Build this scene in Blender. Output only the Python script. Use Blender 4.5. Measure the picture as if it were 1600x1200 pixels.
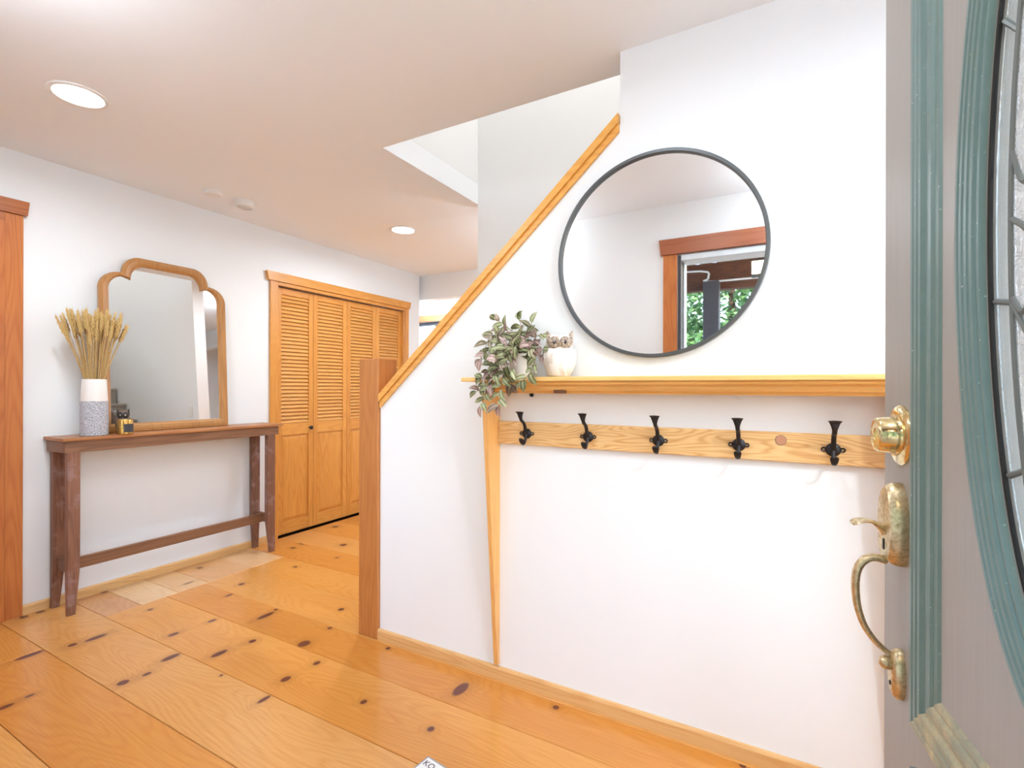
import bpy, bmesh, math, random
from mathutils import Vector, Matrix
PI = math.pi
random.seed(7)
for o in list(bpy.data.objects):
    bpy.data.objects.remove(o)
SC = bpy.context.scene
COL = SC.collection

# ------------------------------------------------------------------ camera
TH = math.radians(28.86)
FPX = 775.0
CAMH = 1.22
cam_d = bpy.data.cameras.new('camera')
cam = bpy.data.objects.new('camera', cam_d)
COL.objects.link(cam)
cam.location = (0, 0, CAMH)
cam.rotation_euler = (Matrix.Rotation(TH, 4, 'Z') @ Matrix.Rotation(PI/2, 4, 'X') @ Matrix.Rotation(math.radians(0.15), 4, 'Z')).to_euler()
cam_d.sensor_fit = 'HORIZONTAL'
cam_d.sensor_width = 36.0
cam_d.lens = FPX/1600*36.0
cam_d.shift_y = 5.6/1600
cam_d.clip_start = 0.02
SC.camera = cam

# ------------------------------------------------------------------ world, sun, exposure
W = bpy.data.worlds.new('World')
SC.world = W
W.use_nodes = True
nt = W.node_tree
nt.nodes.clear()
out = nt.nodes.new('ShaderNodeOutputWorld')
bg = nt.nodes.new('ShaderNodeBackground')
sky = nt.nodes.new('ShaderNodeTexSky')
sky.sky_type = 'NISHITA'
sky.sun_disc = False
sky.sun_elevation = math.radians(48)
sky.sun_rotation = math.radians(130)
bg.inputs['Strength'].default_value = 0.7
nt.links.new(sky.outputs[0], bg.inputs[0])
nt.links.new(bg.outputs[0], out.inputs[0])
sun_d = bpy.data.lights.new('sun', 'SUN')
sun_d.energy = 8.0
sun_d.angle = math.radians(1)
sun_d.color = (1.0, 0.95, 0.86)
sun = bpy.data.objects.new('sun', sun_d)
COL.objects.link(sun)
sun.rotation_euler = (math.radians(-38), math.radians(20), 0)
VS = SC.view_settings
SC.display_settings.display_device = 'sRGB'
VS.view_transform = 'Standard'
VS.look = 'None'
VS.gamma = 1.0
VS.use_curve_mapping = False
VS.exposure = 1.04

# ------------------------------------------------------------------ lamp strengths (lamps are built with their fixtures)
LAMP = dict(entry=2.5, left=6.0, hall=9.0, kitchen=40.0, right=17.0, stairwell=19.0, globe=8.5, fill_globe_left=20.0, fill_globe_hall=48.0)
LAMPCOL = (0.79, 0.905, 1.0)

# ------------------------------------------------------------------ materials
def srgb(r, g, b):
    f = lambda c: (c/255/12.92) if c/255 <= .04045 else ((c/255+.055)/1.055)**2.4
    return (f(r), f(g), f(b), 1)

class NB:
    def __init__(s, name):
        s.m = bpy.data.materials.new(name)
        s.m.use_nodes = True
        s.t = s.m.node_tree
        s.b = s.t.nodes['Principled BSDF']
    def n(s, typ, **kw):
        x = s.t.nodes.new(typ)
        for k, v in kw.items():
            setattr(x, k, v)
        return x
    def l(s, a, b):
        s.t.links.new(a, b)
    def val(s, a, sock):
        if hasattr(a, 'links') or hasattr(a, 'is_linked'):
            s.l(a, sock)
        else:
            sock.default_value = a
    def math(s, op, a, b=0.0, c=None, clamp=False):
        x = s.n('ShaderNodeMath', operation=op)
        x.use_clamp = clamp
        s.val(a, x.inputs[0])
        s.val(b, x.inputs[1])
        if c is not None:
            s.val(c, x.inputs[2])
        return x.outputs[0]
    def noise(s, vec, scale, detail=2.0, rough=.5, dist=0.0):
        x = s.n('ShaderNodeTexNoise')
        s.l(vec, x.inputs['Vector'])
        x.inputs['Scale'].default_value = scale
        x.inputs['Detail'].default_value = detail
        x.inputs['Roughness'].default_value = rough
        x.inputs['Distortion'].default_value = dist
        return x.outputs['Fac']
    def mix(s, fac, a, b):
        x = s.n('ShaderNodeMix', data_type='RGBA')
        s.val(fac, x.inputs[0])
        s.val(a, x.inputs[6])
        s.val(b, x.inputs[7])
        return x.outputs[2]
    def rng(s, v, a, b, c=0.0, d=1.0):
        x = s.n('ShaderNodeMapRange')
        s.l(v, x.inputs[0])
        for i, q in enumerate((a, b, c, d)):
            x.inputs[i+1].default_value = q
        return x.outputs[0]
    def bump(s, h, strength=.2, dist=.002):
        x = s.n('ShaderNodeBump')
        x.inputs['Strength'].default_value = strength
        x.inputs['Distance'].default_value = dist
        s.l(h, x.inputs['Height'])
        s.l(x.outputs[0], s.b.inputs['Normal'])
    def obj(s):
        return s.n('ShaderNodeTexCoord').outputs['Object']

def plain(name, col, rough=.5, metal=0.0, var=.06, scale=20, bump=.0, coat=0.0):
    k = NB(name)
    v = k.obj()
    n = k.noise(v, scale, 3)
    c2 = tuple(max(0, c*(1-var*2)) for c in col[:3])+(1,)
    k.l(k.mix(n, col, c2), k.b.inputs['Base Color'])
    k.b.inputs['Roughness'].default_value = rough
    k.b.inputs['Metallic'].default_value = metal
    k.b.inputs['Coat Weight'].default_value = coat
    if bump:
        k.bump(k.noise(v, scale*6, 3), bump)
    return k.m

def wood(name, light, dark, axis='X', across=(1, 2), seed=0.0, lines=13.0, amt=.32, fibre=.3, knots=(), rough=.35,
         coat=0.0, low=3.2, wear=None, rand=True, bump=.06, knotcol=srgb(104, 52, 40), tone=.35, stretch=.09):
    """grain runs along one object axis; knots = (along, across, r_along, r_across)"""
    k = NB(name)
    sp = k.n('ShaderNodeSeparateXYZ')
    k.l(k.obj(), sp.inputs[0])
    ax = 'XYZ'.index(axis)
    oth = [i for i in range(3) if i != ax]
    A, B, C = sp.outputs[ax], sp.outputs[oth[0]], sp.outputs[oth[1]]
    kb = None
    km = None
    for (ka, kc, ra, rc) in knots:
        dx = k.math('DIVIDE', k.math('SUBTRACT', A, ka), ra)
        dy = k.math('DIVIDE', k.math('SUBTRACT', B if oth[0] != 2 else C, kc), rc)
        d2 = k.math('ADD', k.math('MULTIPLY', dx, dx), k.math('MULTIPLY', dy, dy))
        e = k.math('POWER', 2.718, k.math('MULTIPLY', d2, -.16))
        kb = e if kb is None else k.math('ADD', kb, e)
        mk = k.rng(d2, 1.05, .50)
        km = mk if km is None else k.math('MAXIMUM', km, mk)
    off = k.n('ShaderNodeCombineXYZ')
    rnd = k.math('MULTIPLY', k.n('ShaderNodeObjectInfo').outputs['Random'], 37.0 if rand else 0.0)
    k.l(k.math('ADD', k.math('MULTIPLY', A, stretch), k.math('ADD', rnd, seed)), off.inputs[0])
    k.l(k.math('ADD', B, seed*.7), off.inputs[1])
    k.l(C, off.inputs[2])
    n1 = k.noise(off.outputs[0], low, 1.5, .45)
    ph = k.math('MULTIPLY', n1, lines)
    if kb is not None:
        ph = k.math('ADD', ph, k.math('MULTIPLY', kb, 1.7))
    ring = k.math('SINE', k.math('MULTIPLY', ph, 2*PI))
    ring = k.math('POWER', k.math('MULTIPLY_ADD', ring, .5, .5), 2.2)
    st = k.n('ShaderNodeCombineXYZ')
    k.l(k.math('MULTIPLY', A, 3.0), st.inputs[0])
    k.l(k.math('MULTIPLY', B, 90.0), st.inputs[1])
    k.l(k.math('MULTIPLY', C, 90.0), st.inputs[2])
    fb = k.noise(st.outputs[0], 2.0, 3, .6)
    big = k.noise(off.outputs[0], 1.3, 2)
    f = k.math('ADD', k.math('MULTIPLY', ring, amt), k.math('MULTIPLY', k.rng(fb, .3, .7), fibre))
    f = k.math('ADD', f, k.math('MULTIPLY', k.rng(big, .35, .65), tone), clamp=True)
    col = k.mix(f, light, dark)
    if wear is not None:
        w = k.rng(k.noise(k.obj(), 9, 5, .7), .52, .66)
        col = k.mix(k.math('MULTIPLY', w, .6), col, wear)
    if km is not None:
        halo = k.math('MULTIPLY', k.rng(kb, .25, 1.0), .35)
        col = k.mix(halo, col, tuple(dark[i]*.55 for i in range(3))+(1,))
        col = k.mix(km, col, knotcol)
    k.l(col, k.b.inputs['Base Color'])
    k.b.inputs['Roughness'].default_value = rough
    k.b.inputs['Coat Weight'].default_value = coat
    k.b.inputs['Coat Roughness'].default_value = .12
    if bump:
        k.bump(fb, bump, .001)
    return k.m

M = {}
def paint(name, col, rough=.65):
    k = NB(name)
    v = k.obj()
    k.b.inputs['Base Color'].default_value = col
    k.l(k.mix(k.noise(v, 1.5, 2), col, tuple(c*.965 for c in col[:3])+(1,)), k.b.inputs['Base Color'])
    k.b.inputs['Roughness'].default_value = rough
    k.bump(k.noise(v, 170, 3), .05, .001)
    return k.m
M['wall'] = paint('wall_paint', srgb(238, 239, 240))
M['ceil'] = paint('ceiling_paint', srgb(243, 246, 250), .8)
M['white'] = plain('white_plastic', srgb(236, 234, 230), .4, var=.02)
M['subfloor'] = plain('subfloor', srgb(60, 35, 20), .9)
PL, PD = srgb(232, 190, 132), srgb(208, 152, 90)
M['pine_x'] = wood('pine_along_x', PL, PD, 'X', rough=.35, low=9)
M['pine_y'] = wood('pine_along_y', PL, PD, 'Y', rough=.35, low=9)
M['pine_z'] = wood('pine_along_z', srgb(236, 180, 108), srgb(208, 138, 66), 'Z', rough=.35, low=9)
FL, FD = srgb(230, 164, 82), srgb(202, 130, 54)
M['fir_y'] = wood('fir_along_y', FL, FD, 'Y', rough=.32, low=10)
M['fir_z'] = wood('fir_along_z', FL, FD, 'Z', rough=.32, low=10, lines=16)
M['slat'] = wood('louvre_wood', srgb(230, 170, 96), srgb(206, 138, 66), 'Y', rough=.35, low=10, amt=.2)
M['red_z'] = wood('red_fir_along_z', srgb(208, 130, 66), srgb(176, 92, 42), 'Z', rough=.35, low=9, tone=.6)
M['red_y'] = wood('red_fir_along_y', srgb(192, 116, 62), srgb(154, 84, 44), 'Y', rough=.35, low=9)
M['red_x'] = wood('red_fir_along_x', srgb(176, 104, 66), srgb(142, 76, 48), 'X', rough=.4, low=9)
M['post'] = wood('post_wood', srgb(196, 128, 68), srgb(164, 98, 46), 'Z', rough=.4, low=12, lines=10)
M['cap'] = wood('cap_wood', srgb(240, 180, 92), srgb(212, 144, 62), 'X', rough=.35, low=9)
TL, TD = srgb(150, 104, 80), srgb(92, 58, 46)
M['table_y'] = wood('walnut_along_y', srgb(150, 106, 76), srgb(92, 60, 42), 'Y', rough=.45, low=16, stretch=.05, wear=None)
M['table_top'] = wood('walnut_top', srgb(190, 130, 80), srgb(140, 84, 50), 'Y', rough=.38, low=10)
M['table_z'] = wood('walnut_along_z', TL, TD, 'Z', rough=.5, low=18, stretch=.05, wear=srgb(168, 138, 138))
M['mirror_frame'] = wood('mirror_frame_wood', srgb(196, 142, 84), srgb(158, 104, 52), 'Z', rough=.35, low=10, amt=.3)
k = NB('mirror_glass'); k.b.inputs['Base Color'].default_value = (.90, .90, .895, 1); k.b.inputs['Metallic'].default_value = 1
k.b.inputs['Roughness'].default_value = .015
M['mirror'] = k.m
M['dark_metal'] = plain('dark_grey_metal', srgb(92, 94, 96), .4, .6, var=.03)
M['iron'] = plain('cast_iron', srgb(58, 56, 58), .42, .75, var=.15, bump=.2, scale=60)
M['black'] = plain('black_plastic', srgb(24, 22, 22), .5)
k = NB('brass'); v = k.obj()
f = k.rng(k.noise(v, 90, 5, .75), .50, .62)
k.l(k.mix(f, srgb(234, 212, 158), srgb(190, 174, 138)), k.b.inputs['Base Color']); k.b.inputs['Metallic'].default_value = 1
k.l(k.math('MULTIPLY_ADD', f, .25, .12), k.b.inputs['Roughness'])
M['brass'] = k.m
k = NB('aged_brass'); v = k.obj()
f = k.rng(k.noise(v, 130, 5, .8), .45, .62)
k.l(k.mix(f, srgb(222, 204, 168), srgb(186, 168, 130)), k.b.inputs['Base Color']); k.b.inputs['Metallic'].default_value = 1
k.l(k.math('MULTIPLY_ADD', f, .2, .34), k.b.inputs['Roughness'])
k.bump(k.noise(v, 400, 3), .1, .0004)
M['aged_brass'] = k.m
k = NB('door_paint'); v = k.obj()
mp = k.n('ShaderNodeMapping'); mp.inputs['Scale'].default_value = (40, 40, 2); k.l(v, mp.inputs[0])
gn = k.noise(mp.outputs[0], 3, 4, .6)
k.l(k.mix(gn, srgb(168, 162, 156), srgb(150, 145, 141)), k.b.inputs['Base Color'])
k.b.inputs['Roughness'].default_value = .42
k.bump(gn, .15, .001)
M['door'] = k.m
k = NB('green_moulding_paint'); v = k.obj()
gn = k.noise(v, 30, 5, .7)
sp = k.n('ShaderNodeTexNoise'); k.l(v, sp.inputs['Vector']); sp.inputs['Scale'].default_value = 260
k.l(k.mix(k.rng(sp.outputs['Fac'], .72, .76), k.mix(gn, srgb(96, 122, 120), srgb(116, 140, 136)), srgb(190, 200, 190)), k.b.inputs['Base Color'])
k.b.inputs['Roughness'].default_value = .38
M['green'] = k.m
k = NB('tan_moulding_paint'); v = k.obj()  # mottled tan to grey-green, for the bottom side of the upper moulding
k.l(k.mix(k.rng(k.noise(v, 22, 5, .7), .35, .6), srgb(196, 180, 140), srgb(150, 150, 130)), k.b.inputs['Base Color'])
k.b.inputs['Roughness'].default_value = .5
M['green_tan'] = k.m
M['lead'] = plain('lead_came', srgb(112, 116, 114), .5, .2)
def glassmat(name, rough, bumpy, tint=(1, 1, 1, 1), tr=1.0):
    k = NB(name)
    k.b.inputs['Base Color'].default_value = tint
    k.b.inputs['Transmission Weight'].default_value = tr
    k.b.inputs['Roughness'].default_value = rough
    k.b.inputs['IOR'].default_value = 1.3
    if bumpy:
        k.bump(k.noise(k.obj(), bumpy, 3, .6, 1.0), .9, .004)
    return k.m
M['glass_tex'] = glassmat('textured_glass', .12, 60, tr=.7)
M['glass_clear'] = glassmat('clear_glass', 0.0, 0, (.93, .98, .98, 1), tr=.8)
k = NB('window_pane'); k.t.nodes.remove(k.b)
_t = k.n('ShaderNodeBsdfTransparent'); _g = k.n('ShaderNodeBsdfGlossy'); _g.inputs['Roughness'].default_value = .02
_f = k.n('ShaderNodeFresnel'); _m = k.n('ShaderNodeMixShader')
k.l(_f.outputs[0], _m.inputs[0]); k.l(_t.outputs[0], _m.inputs[1]); k.l(_g.outputs[0], _m.inputs[2])
k.l(_m.outputs[0], [n for n in k.t.nodes if n.type == 'OUTPUT_MATERIAL'][0].inputs[0])
M['pane'] = k.m
def emis(name, col, s):
    k = NB(name)
    k.b.inputs['Base Color'].default_value = (.8, .8, .8, 1)
    k.b.inputs['Emission Color'].default_value = col
    k.b.inputs['Emission Strength'].default_value = s
    return k.m
M['lamp'] = emis('lamp_lens', (1, .99, .98, 1), 6)
M['carpet'] = plain('grey_carpet', srgb(176, 170, 160), .95, bump=.5, scale=80)
M['ceramic'] = plain('white_ceramic', srgb(236, 230, 224), .3, var=.03, coat=.3)
k = NB('speckled_concrete'); v = k.obj()
vn = k.noise(v, 190, 4, .75)
k.l(k.mix(k.rng(vn, .40, .60), srgb(124, 122, 130), srgb(206, 204, 208)), k.b.inputs['Base Color']); k.b.inputs['Roughness'].default_value = .7
k.bump(vn, .4, .002)
M['speckle'] = k.m
M['wheat'] = plain('dry_wheat', srgb(226, 188, 124), .7, var=.22, scale=80)
M['wheat_ear'] = plain('wheat_grain', srgb(236, 198, 128), .7, var=.2, scale=160)
M['gold'] = plain('gold_glass', srgb(206, 158, 84), .22, .85, var=.08)
M['label'] = plain('dark_label', srgb(58, 58, 64), .5)
k = NB('trailing_leaf'); v = k.obj()
sp = k.n('ShaderNodeSeparateXYZ'); k.l(v, sp.inputs[0])
ay = k.math('ABSOLUTE', sp.outputs[1])
stripe = k.math('SINE', k.math('MULTIPLY', ay, 620.0))
rn = k.n('ShaderNodeObjectInfo').outputs['Random']
base = k.mix(k.rng(rn, .52, .75), srgb(130, 136, 98), srgb(182, 150, 142))
lite = k.mix(k.rng(rn, .5, .75), srgb(208, 208, 162), srgb(224, 200, 190))
k.l(k.mix(k.rng(stripe, 0, .8), base, lite), k.b.inputs['Base Color']); k.b.inputs['Roughness'].default_value = .45
M['leaf'] = k.m
M['stem'] = plain('plant_stem', srgb(176, 140, 120), .6)
k = NB('owl_feathers'); v = k.obj()
mp = k.n('ShaderNodeMapping'); mp.inputs['Scale'].default_value = (1, 1, .35); k.l(v, mp.inputs[0])
k.l(k.mix(k.rng(k.noise(mp.outputs[0], 75, 3, .6), .5, .7), srgb(238, 230, 220), srgb(206, 186, 168)), k.b.inputs['Base Color']); k.b.inputs['Roughness'].default_value = .4
M['owl'] = k.m
k = NB('owl_mask'); v = k.obj()
k.l(k.mix(k.rng(k.noise(v, 120, 4, .7), .4, .6), srgb(196, 178, 160), srgb(120, 98, 80)), k.b.inputs['Base Color']); k.b.inputs['Roughness'].default_value = .5
M['owl_mask'] = k.m
M['owl_brown'] = plain('brown_resin', srgb(128, 108, 92), .5, var=.3, scale=60)
M['owl_dark'] = plain('dark_resin', srgb(48, 40, 38), .4)
M['beak'] = plain('beak', srgb(150, 130, 100), .4)
M['bark'] = plain('bark', srgb(90, 70, 54), .9, bump=.5, var=.3)
def foliage(name, a, b):
    k = NB(name)
    rn = k.noise(k.obj(), 6, 4)
    k.l(k.mix(k.rng(rn, .35, .65), a, b), k.b.inputs['Base Color']); k.b.inputs['Roughness'].default_value = .5
    k.b.inputs['Transmission Weight'].default_value = 0
    return k.m
M['fol1'] = foliage('green_foliage', srgb(52, 92, 56), srgb(120, 156, 92))
M['fol2'] = foliage('bluegreen_foliage', srgb(40, 84, 82), srgb(92, 142, 130))
M['bounce_ground'] = plain('pale_bounce_ground', srgb(186, 182, 170), .9, var=.3, scale=4)  # pale so the unseen ground reflects neutral light up through the windows
M['deck'] = wood('deck_wood', srgb(150, 130, 110), srgb(110, 92, 76), 'X', rough=.7)
M['brownbeam'] = wood('dark_beam', srgb(104, 62, 40), srgb(60, 34, 22), 'X', rough=.6, low=8)
M['charcoal'] = plain('charcoal_paint', srgb(66, 66, 72), .6)
M['frame_white'] = plain('frame_white', srgb(220, 226, 232), .5)
M['paper'] = plain('white_paper', srgb(240, 240, 236), .6, var=.02)
M['ink'] = plain('black_ink', srgb(50, 50, 60), .6)
M['siding'] = plain('siding', srgb(150, 120, 96), .8)

# ------------------------------------------------------------------ mesh helpers
def box(bm, x0, x1, y0, y1, z0, z1, bev=0.0):
    mat = Matrix.Translation(((x0+x1)/2, (y0+y1)/2, (z0+z1)/2)) @ Matrix.Diagonal((abs(x1-x0), abs(y1-y0), abs(z1-z0), 1))
    r = bmesh.ops.create_cube(bm, size=1, matrix=mat)
    if bev:
        es = set()
        for v in r['verts']:
            es.update(v.link_edges)
        bmesh.ops.bevel(bm, geom=list(es), offset=bev, segments=1, affect='EDGES')
def nb():
    return bmesh.new()
def link(name, bm, mat, parent=None, smooth=False, loc=None, rot=None):
    me = bpy.data.meshes.new(name)
    bmesh.ops.recalc_face_normals(bm, faces=bm.faces)
    bm.to_mesh(me)
    bm.free()
    if mat is not None:
        me.materials.append(mat)
    if smooth:
        me.shade_smooth() if hasattr(me, 'shade_smooth') else None
        if smooth != 'all':
            me.set_sharp_from_angle(angle=math.radians(40))
    return put(name, me, parent, loc, rot)
def put(name, me, parent=None, loc=None, rot=None):
    o = bpy.data.objects.new(name, me)
    COL.objects.link(o)
    if parent is not None:
        o.parent = parent
    if loc is not None:
        o.location = loc
    if rot is not None:
        o.rotation_euler = rot
    return o
def tag(o, label=None, cat=None, group=None, kind=None):
    if label: o['label'] = label
    if cat: o['category'] = cat
    if group: o['group'] = group
    if kind: o['kind'] = kind
    return o
def empty(name, loc, label, cat, rot=0.0, group=None, kind=None):
    o = bpy.data.objects.new(name, None)
    COL.objects.link(o)
    o.empty_display_size = .05
    o.location = loc
    o.rotation_euler = (0, 0, rot)
    return tag(o, label, cat, group, kind)
def bx(name, dims, mat, parent=None, bev=0.0, **kw):
    bm = nb()
    box(bm, *dims, bev=bev)
    return link(name, bm, mat, parent, **kw)
def lathe(bm, prof, seg=32, cx=0, cy=0, cz=0, cap=True):
    rings = []
    for (r, z) in prof:
        if r < 1e-6:
            rings.append([bm.verts.new((cx, cy, cz+z))])
        else:
            rings.append([bm.verts.new((cx+r*math.cos(2*PI*i/seg), cy+r*math.sin(2*PI*i/seg), cz+z)) for i in range(seg)])
    for a, b in zip(rings, rings[1:]):
        for i in range(seg):
            j = (i+1) % seg
            va = [a[0]] if len(a) == 1 else [a[i], a[j]]
            vb = [b[0]] if len(b) == 1 else [b[j], b[i]]
            f = va+vb
            if len(f) >= 3:
                bm.faces.new(f)
    if cap:
        for r in (rings[0], rings[-1]):
            if len(r) > 2:
                bm.faces.new(r)
def sweep(bm, pts, radii, seg=10, up=Vector((1, 0, 0)), cap=True):
    """tube with elliptic section: radii = (along 'up' axis, across)"""
    pts = [Vector(p) for p in pts]
    rings = []
    for i, p in enumerate(pts):
        t = (pts[min(i+1, len(pts)-1)]-pts[max(i-1, 0)]).normalized()
        u = (up-t*up.dot(t))
        if u.length < 1e-4:
            u = t.orthogonal()
        u.normalize()
        w = t.cross(u)
        ra, rb = radii[i] if isinstance(radii[i], (tuple, list)) else (radii[i], radii[i])
        rings.append([bm.verts.new(p+u*ra*math.cos(2*PI*k/seg)+w*rb*math.sin(2*PI*k/seg)) for k in range(seg)])
    for a, b in zip(rings, rings[1:]):
        for i in range(seg):
            j = (i+1) % seg
            bm.faces.new((a[i], a[j], b[j], b[i]))
    if cap:
        bm.faces.new(rings[0]); bm.faces.new(rings[-1])
def smooth_path(pts, n=6):
    pts = [Vector(p) for p in pts]
    res = []
    P = [pts[0]]+pts+[pts[-1]]
    for i in range(1, len(P)-2):
        for k in range(n):
            t = k/n
            a, b, c, d = P[i-1], P[i], P[i+1], P[i+2]
            res.append(.5*((2*b)+(c-a)*t+(2*a-5*b+4*c-d)*t*t+(3*b-a-3*c+d)*t**3))
    res.append(pts[-1])
    return res
def prism(bm, poly, axis, a, b):
    """poly of 2D points in the two other axes, extruded along axis from a to b"""
    def mk(p, q):
        v = [0, 0, 0]
        o = [i for i in range(3) if i != axis]
        v[o[0]], v[o[1]], v[axis] = p[0], p[1], q
        return bm.verts.new(v)
    A = [mk(p, a) for p in poly]
    B = [mk(p, b) for p in poly]
    bm.faces.new(A); bm.faces.new(list(reversed(B)))
    n = len(poly)
    for i in range(n):
        j = (i+1) % n
        bm.faces.new((A[i], B[i], B[j], A[j]))
def ball(bm, c, r, seg=16, sq=(1, 1, 1), rot=None):
    m = Matrix.Translation(c) @ (rot if rot else Matrix.Identity(4)) @ Matrix.Diagonal((sq[0]*r, sq[1]*r, sq[2]*r, 1))
    bmesh.ops.create_uvsphere(bm, u_segments=seg, v_segments=max(6, seg//2), radius=1, matrix=m)

def d_ray(u, v):
    du, dv = u-800, v-605.6
    r = math.radians(.15)
    du, dv = du*math.cos(r)-dv*math.sin(r), du*math.sin(r)+dv*math.cos(r)
    l = du/FPX
    return Vector((-math.sin(TH)+math.cos(TH)*l, math.cos(TH)+math.sin(TH)*l, -dv/FPX))
def at_y(u, v, y):
    a = d_ray(u, v); t = y/a.y
    return Vector((a.x*t, y, CAMH+a.z*t))

# ------------------------------------------------------------------ key measures
XL = -3.565          # face of the left wall
ZC = 2.464           # ceiling
YS0, YS1 = 1.80, 1.92  # stair wall
YF = 0.10            # inner face of the front wall
XR = 1.60
YW0, YW1 = 1.932, 2.838  # stairwell
XW = -1.833
YB = 5.30            # far wall

# ------------------------------------------------------------------ setting: floor
fl = empty('floor', (0, 0, 0), 'wide knotty pine plank floor running across the entry hall', 'floor', kind='structure')
bx('subfloor', (-5.6, XR+.1, -.02, YB+.1, -.06, -.021), M['subfloor'], fl)
KN = [(-3.524, 1.054, .024, .02), (-3.526, 1.12, .02, .022), (-3.534, 1.409, .015, .02), (-2.999, .915, .020, .055), (-2.944, 1.051, .018, .02),
      (-2.929, 1.136, .020, .05), (-3.041, 1.423, .013, .016), (-2.637, 1.337, .016, .028), (-2.615, 1.512, .014, .025), (-2.265, 1.342, .020, .042),
      (-2.423, 1.217, .020, .045), (-2.387, 1.018, .022, .024), (-2.371, 1.097, .012, .02), (-2.597, .723, .015, .03), (-2.606, .796, .010, .018),
      (-2.086, 1.245, .008, .008), (-3.247, 1.73, .010, .035), (-2.849, 1.745, .012, .026), (-2.943, 1.881, .020, .022), (-2.425, 1.685, .020, .055),
      (-2.442, 1.757, .012, .013), (-2.237, 1.485, .017, .02), (-2.001, 1.59, .030, .034), (-2.017, 1.755, .014, .014), (-2.133, 1.933, .018, .02),
      (-1.811, 1.505, .015, .02), (-1.825, 1.36, .018, .025), (-1.78, 1.230, .012, .032), (-1.429, 1.408, .014, .016), (-1.106, 1.413, .014, .016),
      (-1.623, 1.752, .012, .014), (-3.452, 1.913, .025, .02), (-3.268, 2.494, .025, .02), (-3.292, 2.59, .03, .014), (-2.991, 2.731, .032, .03),
      (-2.807, 2.504, .015, .015), (-2.91, 2.239, .018, .015), (-3.44, 3.05, .03, .03), (-1.147, 1.658, .026, .055), (-.764, 1.74, .014, .014),
      (-.118, 1.765, .012, .012), (-2.15, .50, .02, .03), (-1.4, .62, .015, .02), (-.9, 1.10, .016, .018), (-.4, 1.45, .014, .02)]
seams = [-.02, .388, .678, .968, 1.262, 1.558, 1.772, 2.063, 2.330, 2.60, 2.875, 3.16, 3.45, 3.74, 4.03, 4.32, 4.62, 4.92, YB+.05]
strip = [.968, 1.262, 1.43, 1.625, 1.80, 2.09, 2.42]
planks = []
rp = random.Random(3)
for a, b in zip(seams, seams[1:]):
    x0 = -3.15 if (a >= 1.25 and b < 2.34) else (XL-.0 if b < 4.4 else -5.5)
    if a < 0: x0 = XL
    if a == 2.330: x0 = XL
    if x0 < -3.2 and a > 2.9:
        j = rp.uniform(-2.4, -1.0)
        planks.append((x0, j, a, b)); planks.append((j, XR, a, b))
    elif a == .678:
        planks.append((x0, -3.02, a, b)); planks.append((-3.02, XR, a, b))
    else:
        planks.append((x0, XR, a, b))
for a, b in zip([1.262, 1.43, 1.625, 1.80, 2.09], [1.43, 1.625, 1.80, 2.09, 2.33]):
    planks.append((XL, -3.15, a, b))
tones = [(226, 163, 86), (230, 171, 98), (222, 156, 79), (228, 165, 88), (233, 178, 110), (221, 153, 76)]
for i, (x0, x1, y0, y1) in enumerate(planks):
    ks = [q for q in KN if x0 < q[0] < x1 and y0 < q[1] < y1]
    t = tones[(i*5+2) % len(tones)]
    if x1 == -3.15: t = [(228, 184, 134), (218, 166, 116), (236, 202, 156), (232, 192, 142), (224, 174, 120)][i % 5]
    light = srgb(*t)
    dark = srgb(t[0]-24, t[1]-36, t[2]-42)
    m = wood('floor_pine', light, dark, 'X', seed=i*3.7, lines=34, amt=.22, fibre=.40, knots=ks, rough=.30, coat=.25, low=4.2,
             rand=False, bump=.05, tone=.45, stretch=.16)
    bm = nb()
    g = .0009
    X0, X1, Y0, Y1 = x0+g, x1-g, y0+g, y1-g
    c = .0016
    zt = 0.0
    vb = [bm.verts.new(p) for p in ((X0, Y0, -.02), (X1, Y0, -.02), (X1, Y1, -.02), (X0, Y1, -.02))]
    vm = [bm.verts.new(p) for p in ((X0, Y0, zt-c), (X1, Y0, zt-c), (X1, Y1, zt-c), (X0, Y1, zt-c))]
    vt = [bm.verts.new(p) for p in ((X0+c, Y0+c, zt), (X1-c, Y0+c, zt), (X1-c, Y1-c, zt), (X0+c, Y1-c, zt))]
    bm.faces.new(vb); bm.faces.new(vt)
    for A, B in ((vb, vm), (vm, vt)):
        for q in range(4):
            r = (q+1) % 4
            bm.faces.new((A[q], A[r], B[r], B[q]))
    link('plank', bm, m, fl)

# ------------------------------------------------------------------ setting: walls and ceiling
bm = nb()
zc1 = ZC+.14
box(bm, -5.6, XR+.1, -.05, YW0, ZC, zc1)
box(bm, -5.6, XW, YW0, YW1, ZC, zc1)
box(bm, -5.6, XR+.1, YW1+.1105, YB+.1, ZC, zc1)
box(bm, -5.6, XW-.0005, YW1+.0005, YW1+.11, ZC, zc1)
box(bm, 1.15, XR+.1, YW0, YW1, ZC, zc1)
tag(link('ceiling', bm, M['ceil']), 'smooth white ceiling with an opening over the staircase', 'ceiling', kind='structure')

# left wall with closet opening and a doorway at the near end
cy0, cy1, cz1 = 2.57, 4.08, 2.04     # closet opening
bm = nb()
T = .12
box(bm, XL-T, XL, .975, cy0, 0, ZC)
box(bm, XL-T, XL, cy0, cy1, cz1, ZC)
box(bm, XL-T, XL, cy1, 4.33, 0, ZC)
box(bm, XL-T, XL, -.05, .12, 0, ZC)
box(bm, XL-T, XL, .12, .975, 2.06, ZC)
tag(link('wall_left', bm, M['wall']), 'white wall with the closet and the console table', 'wall', kind='structure')
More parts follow.
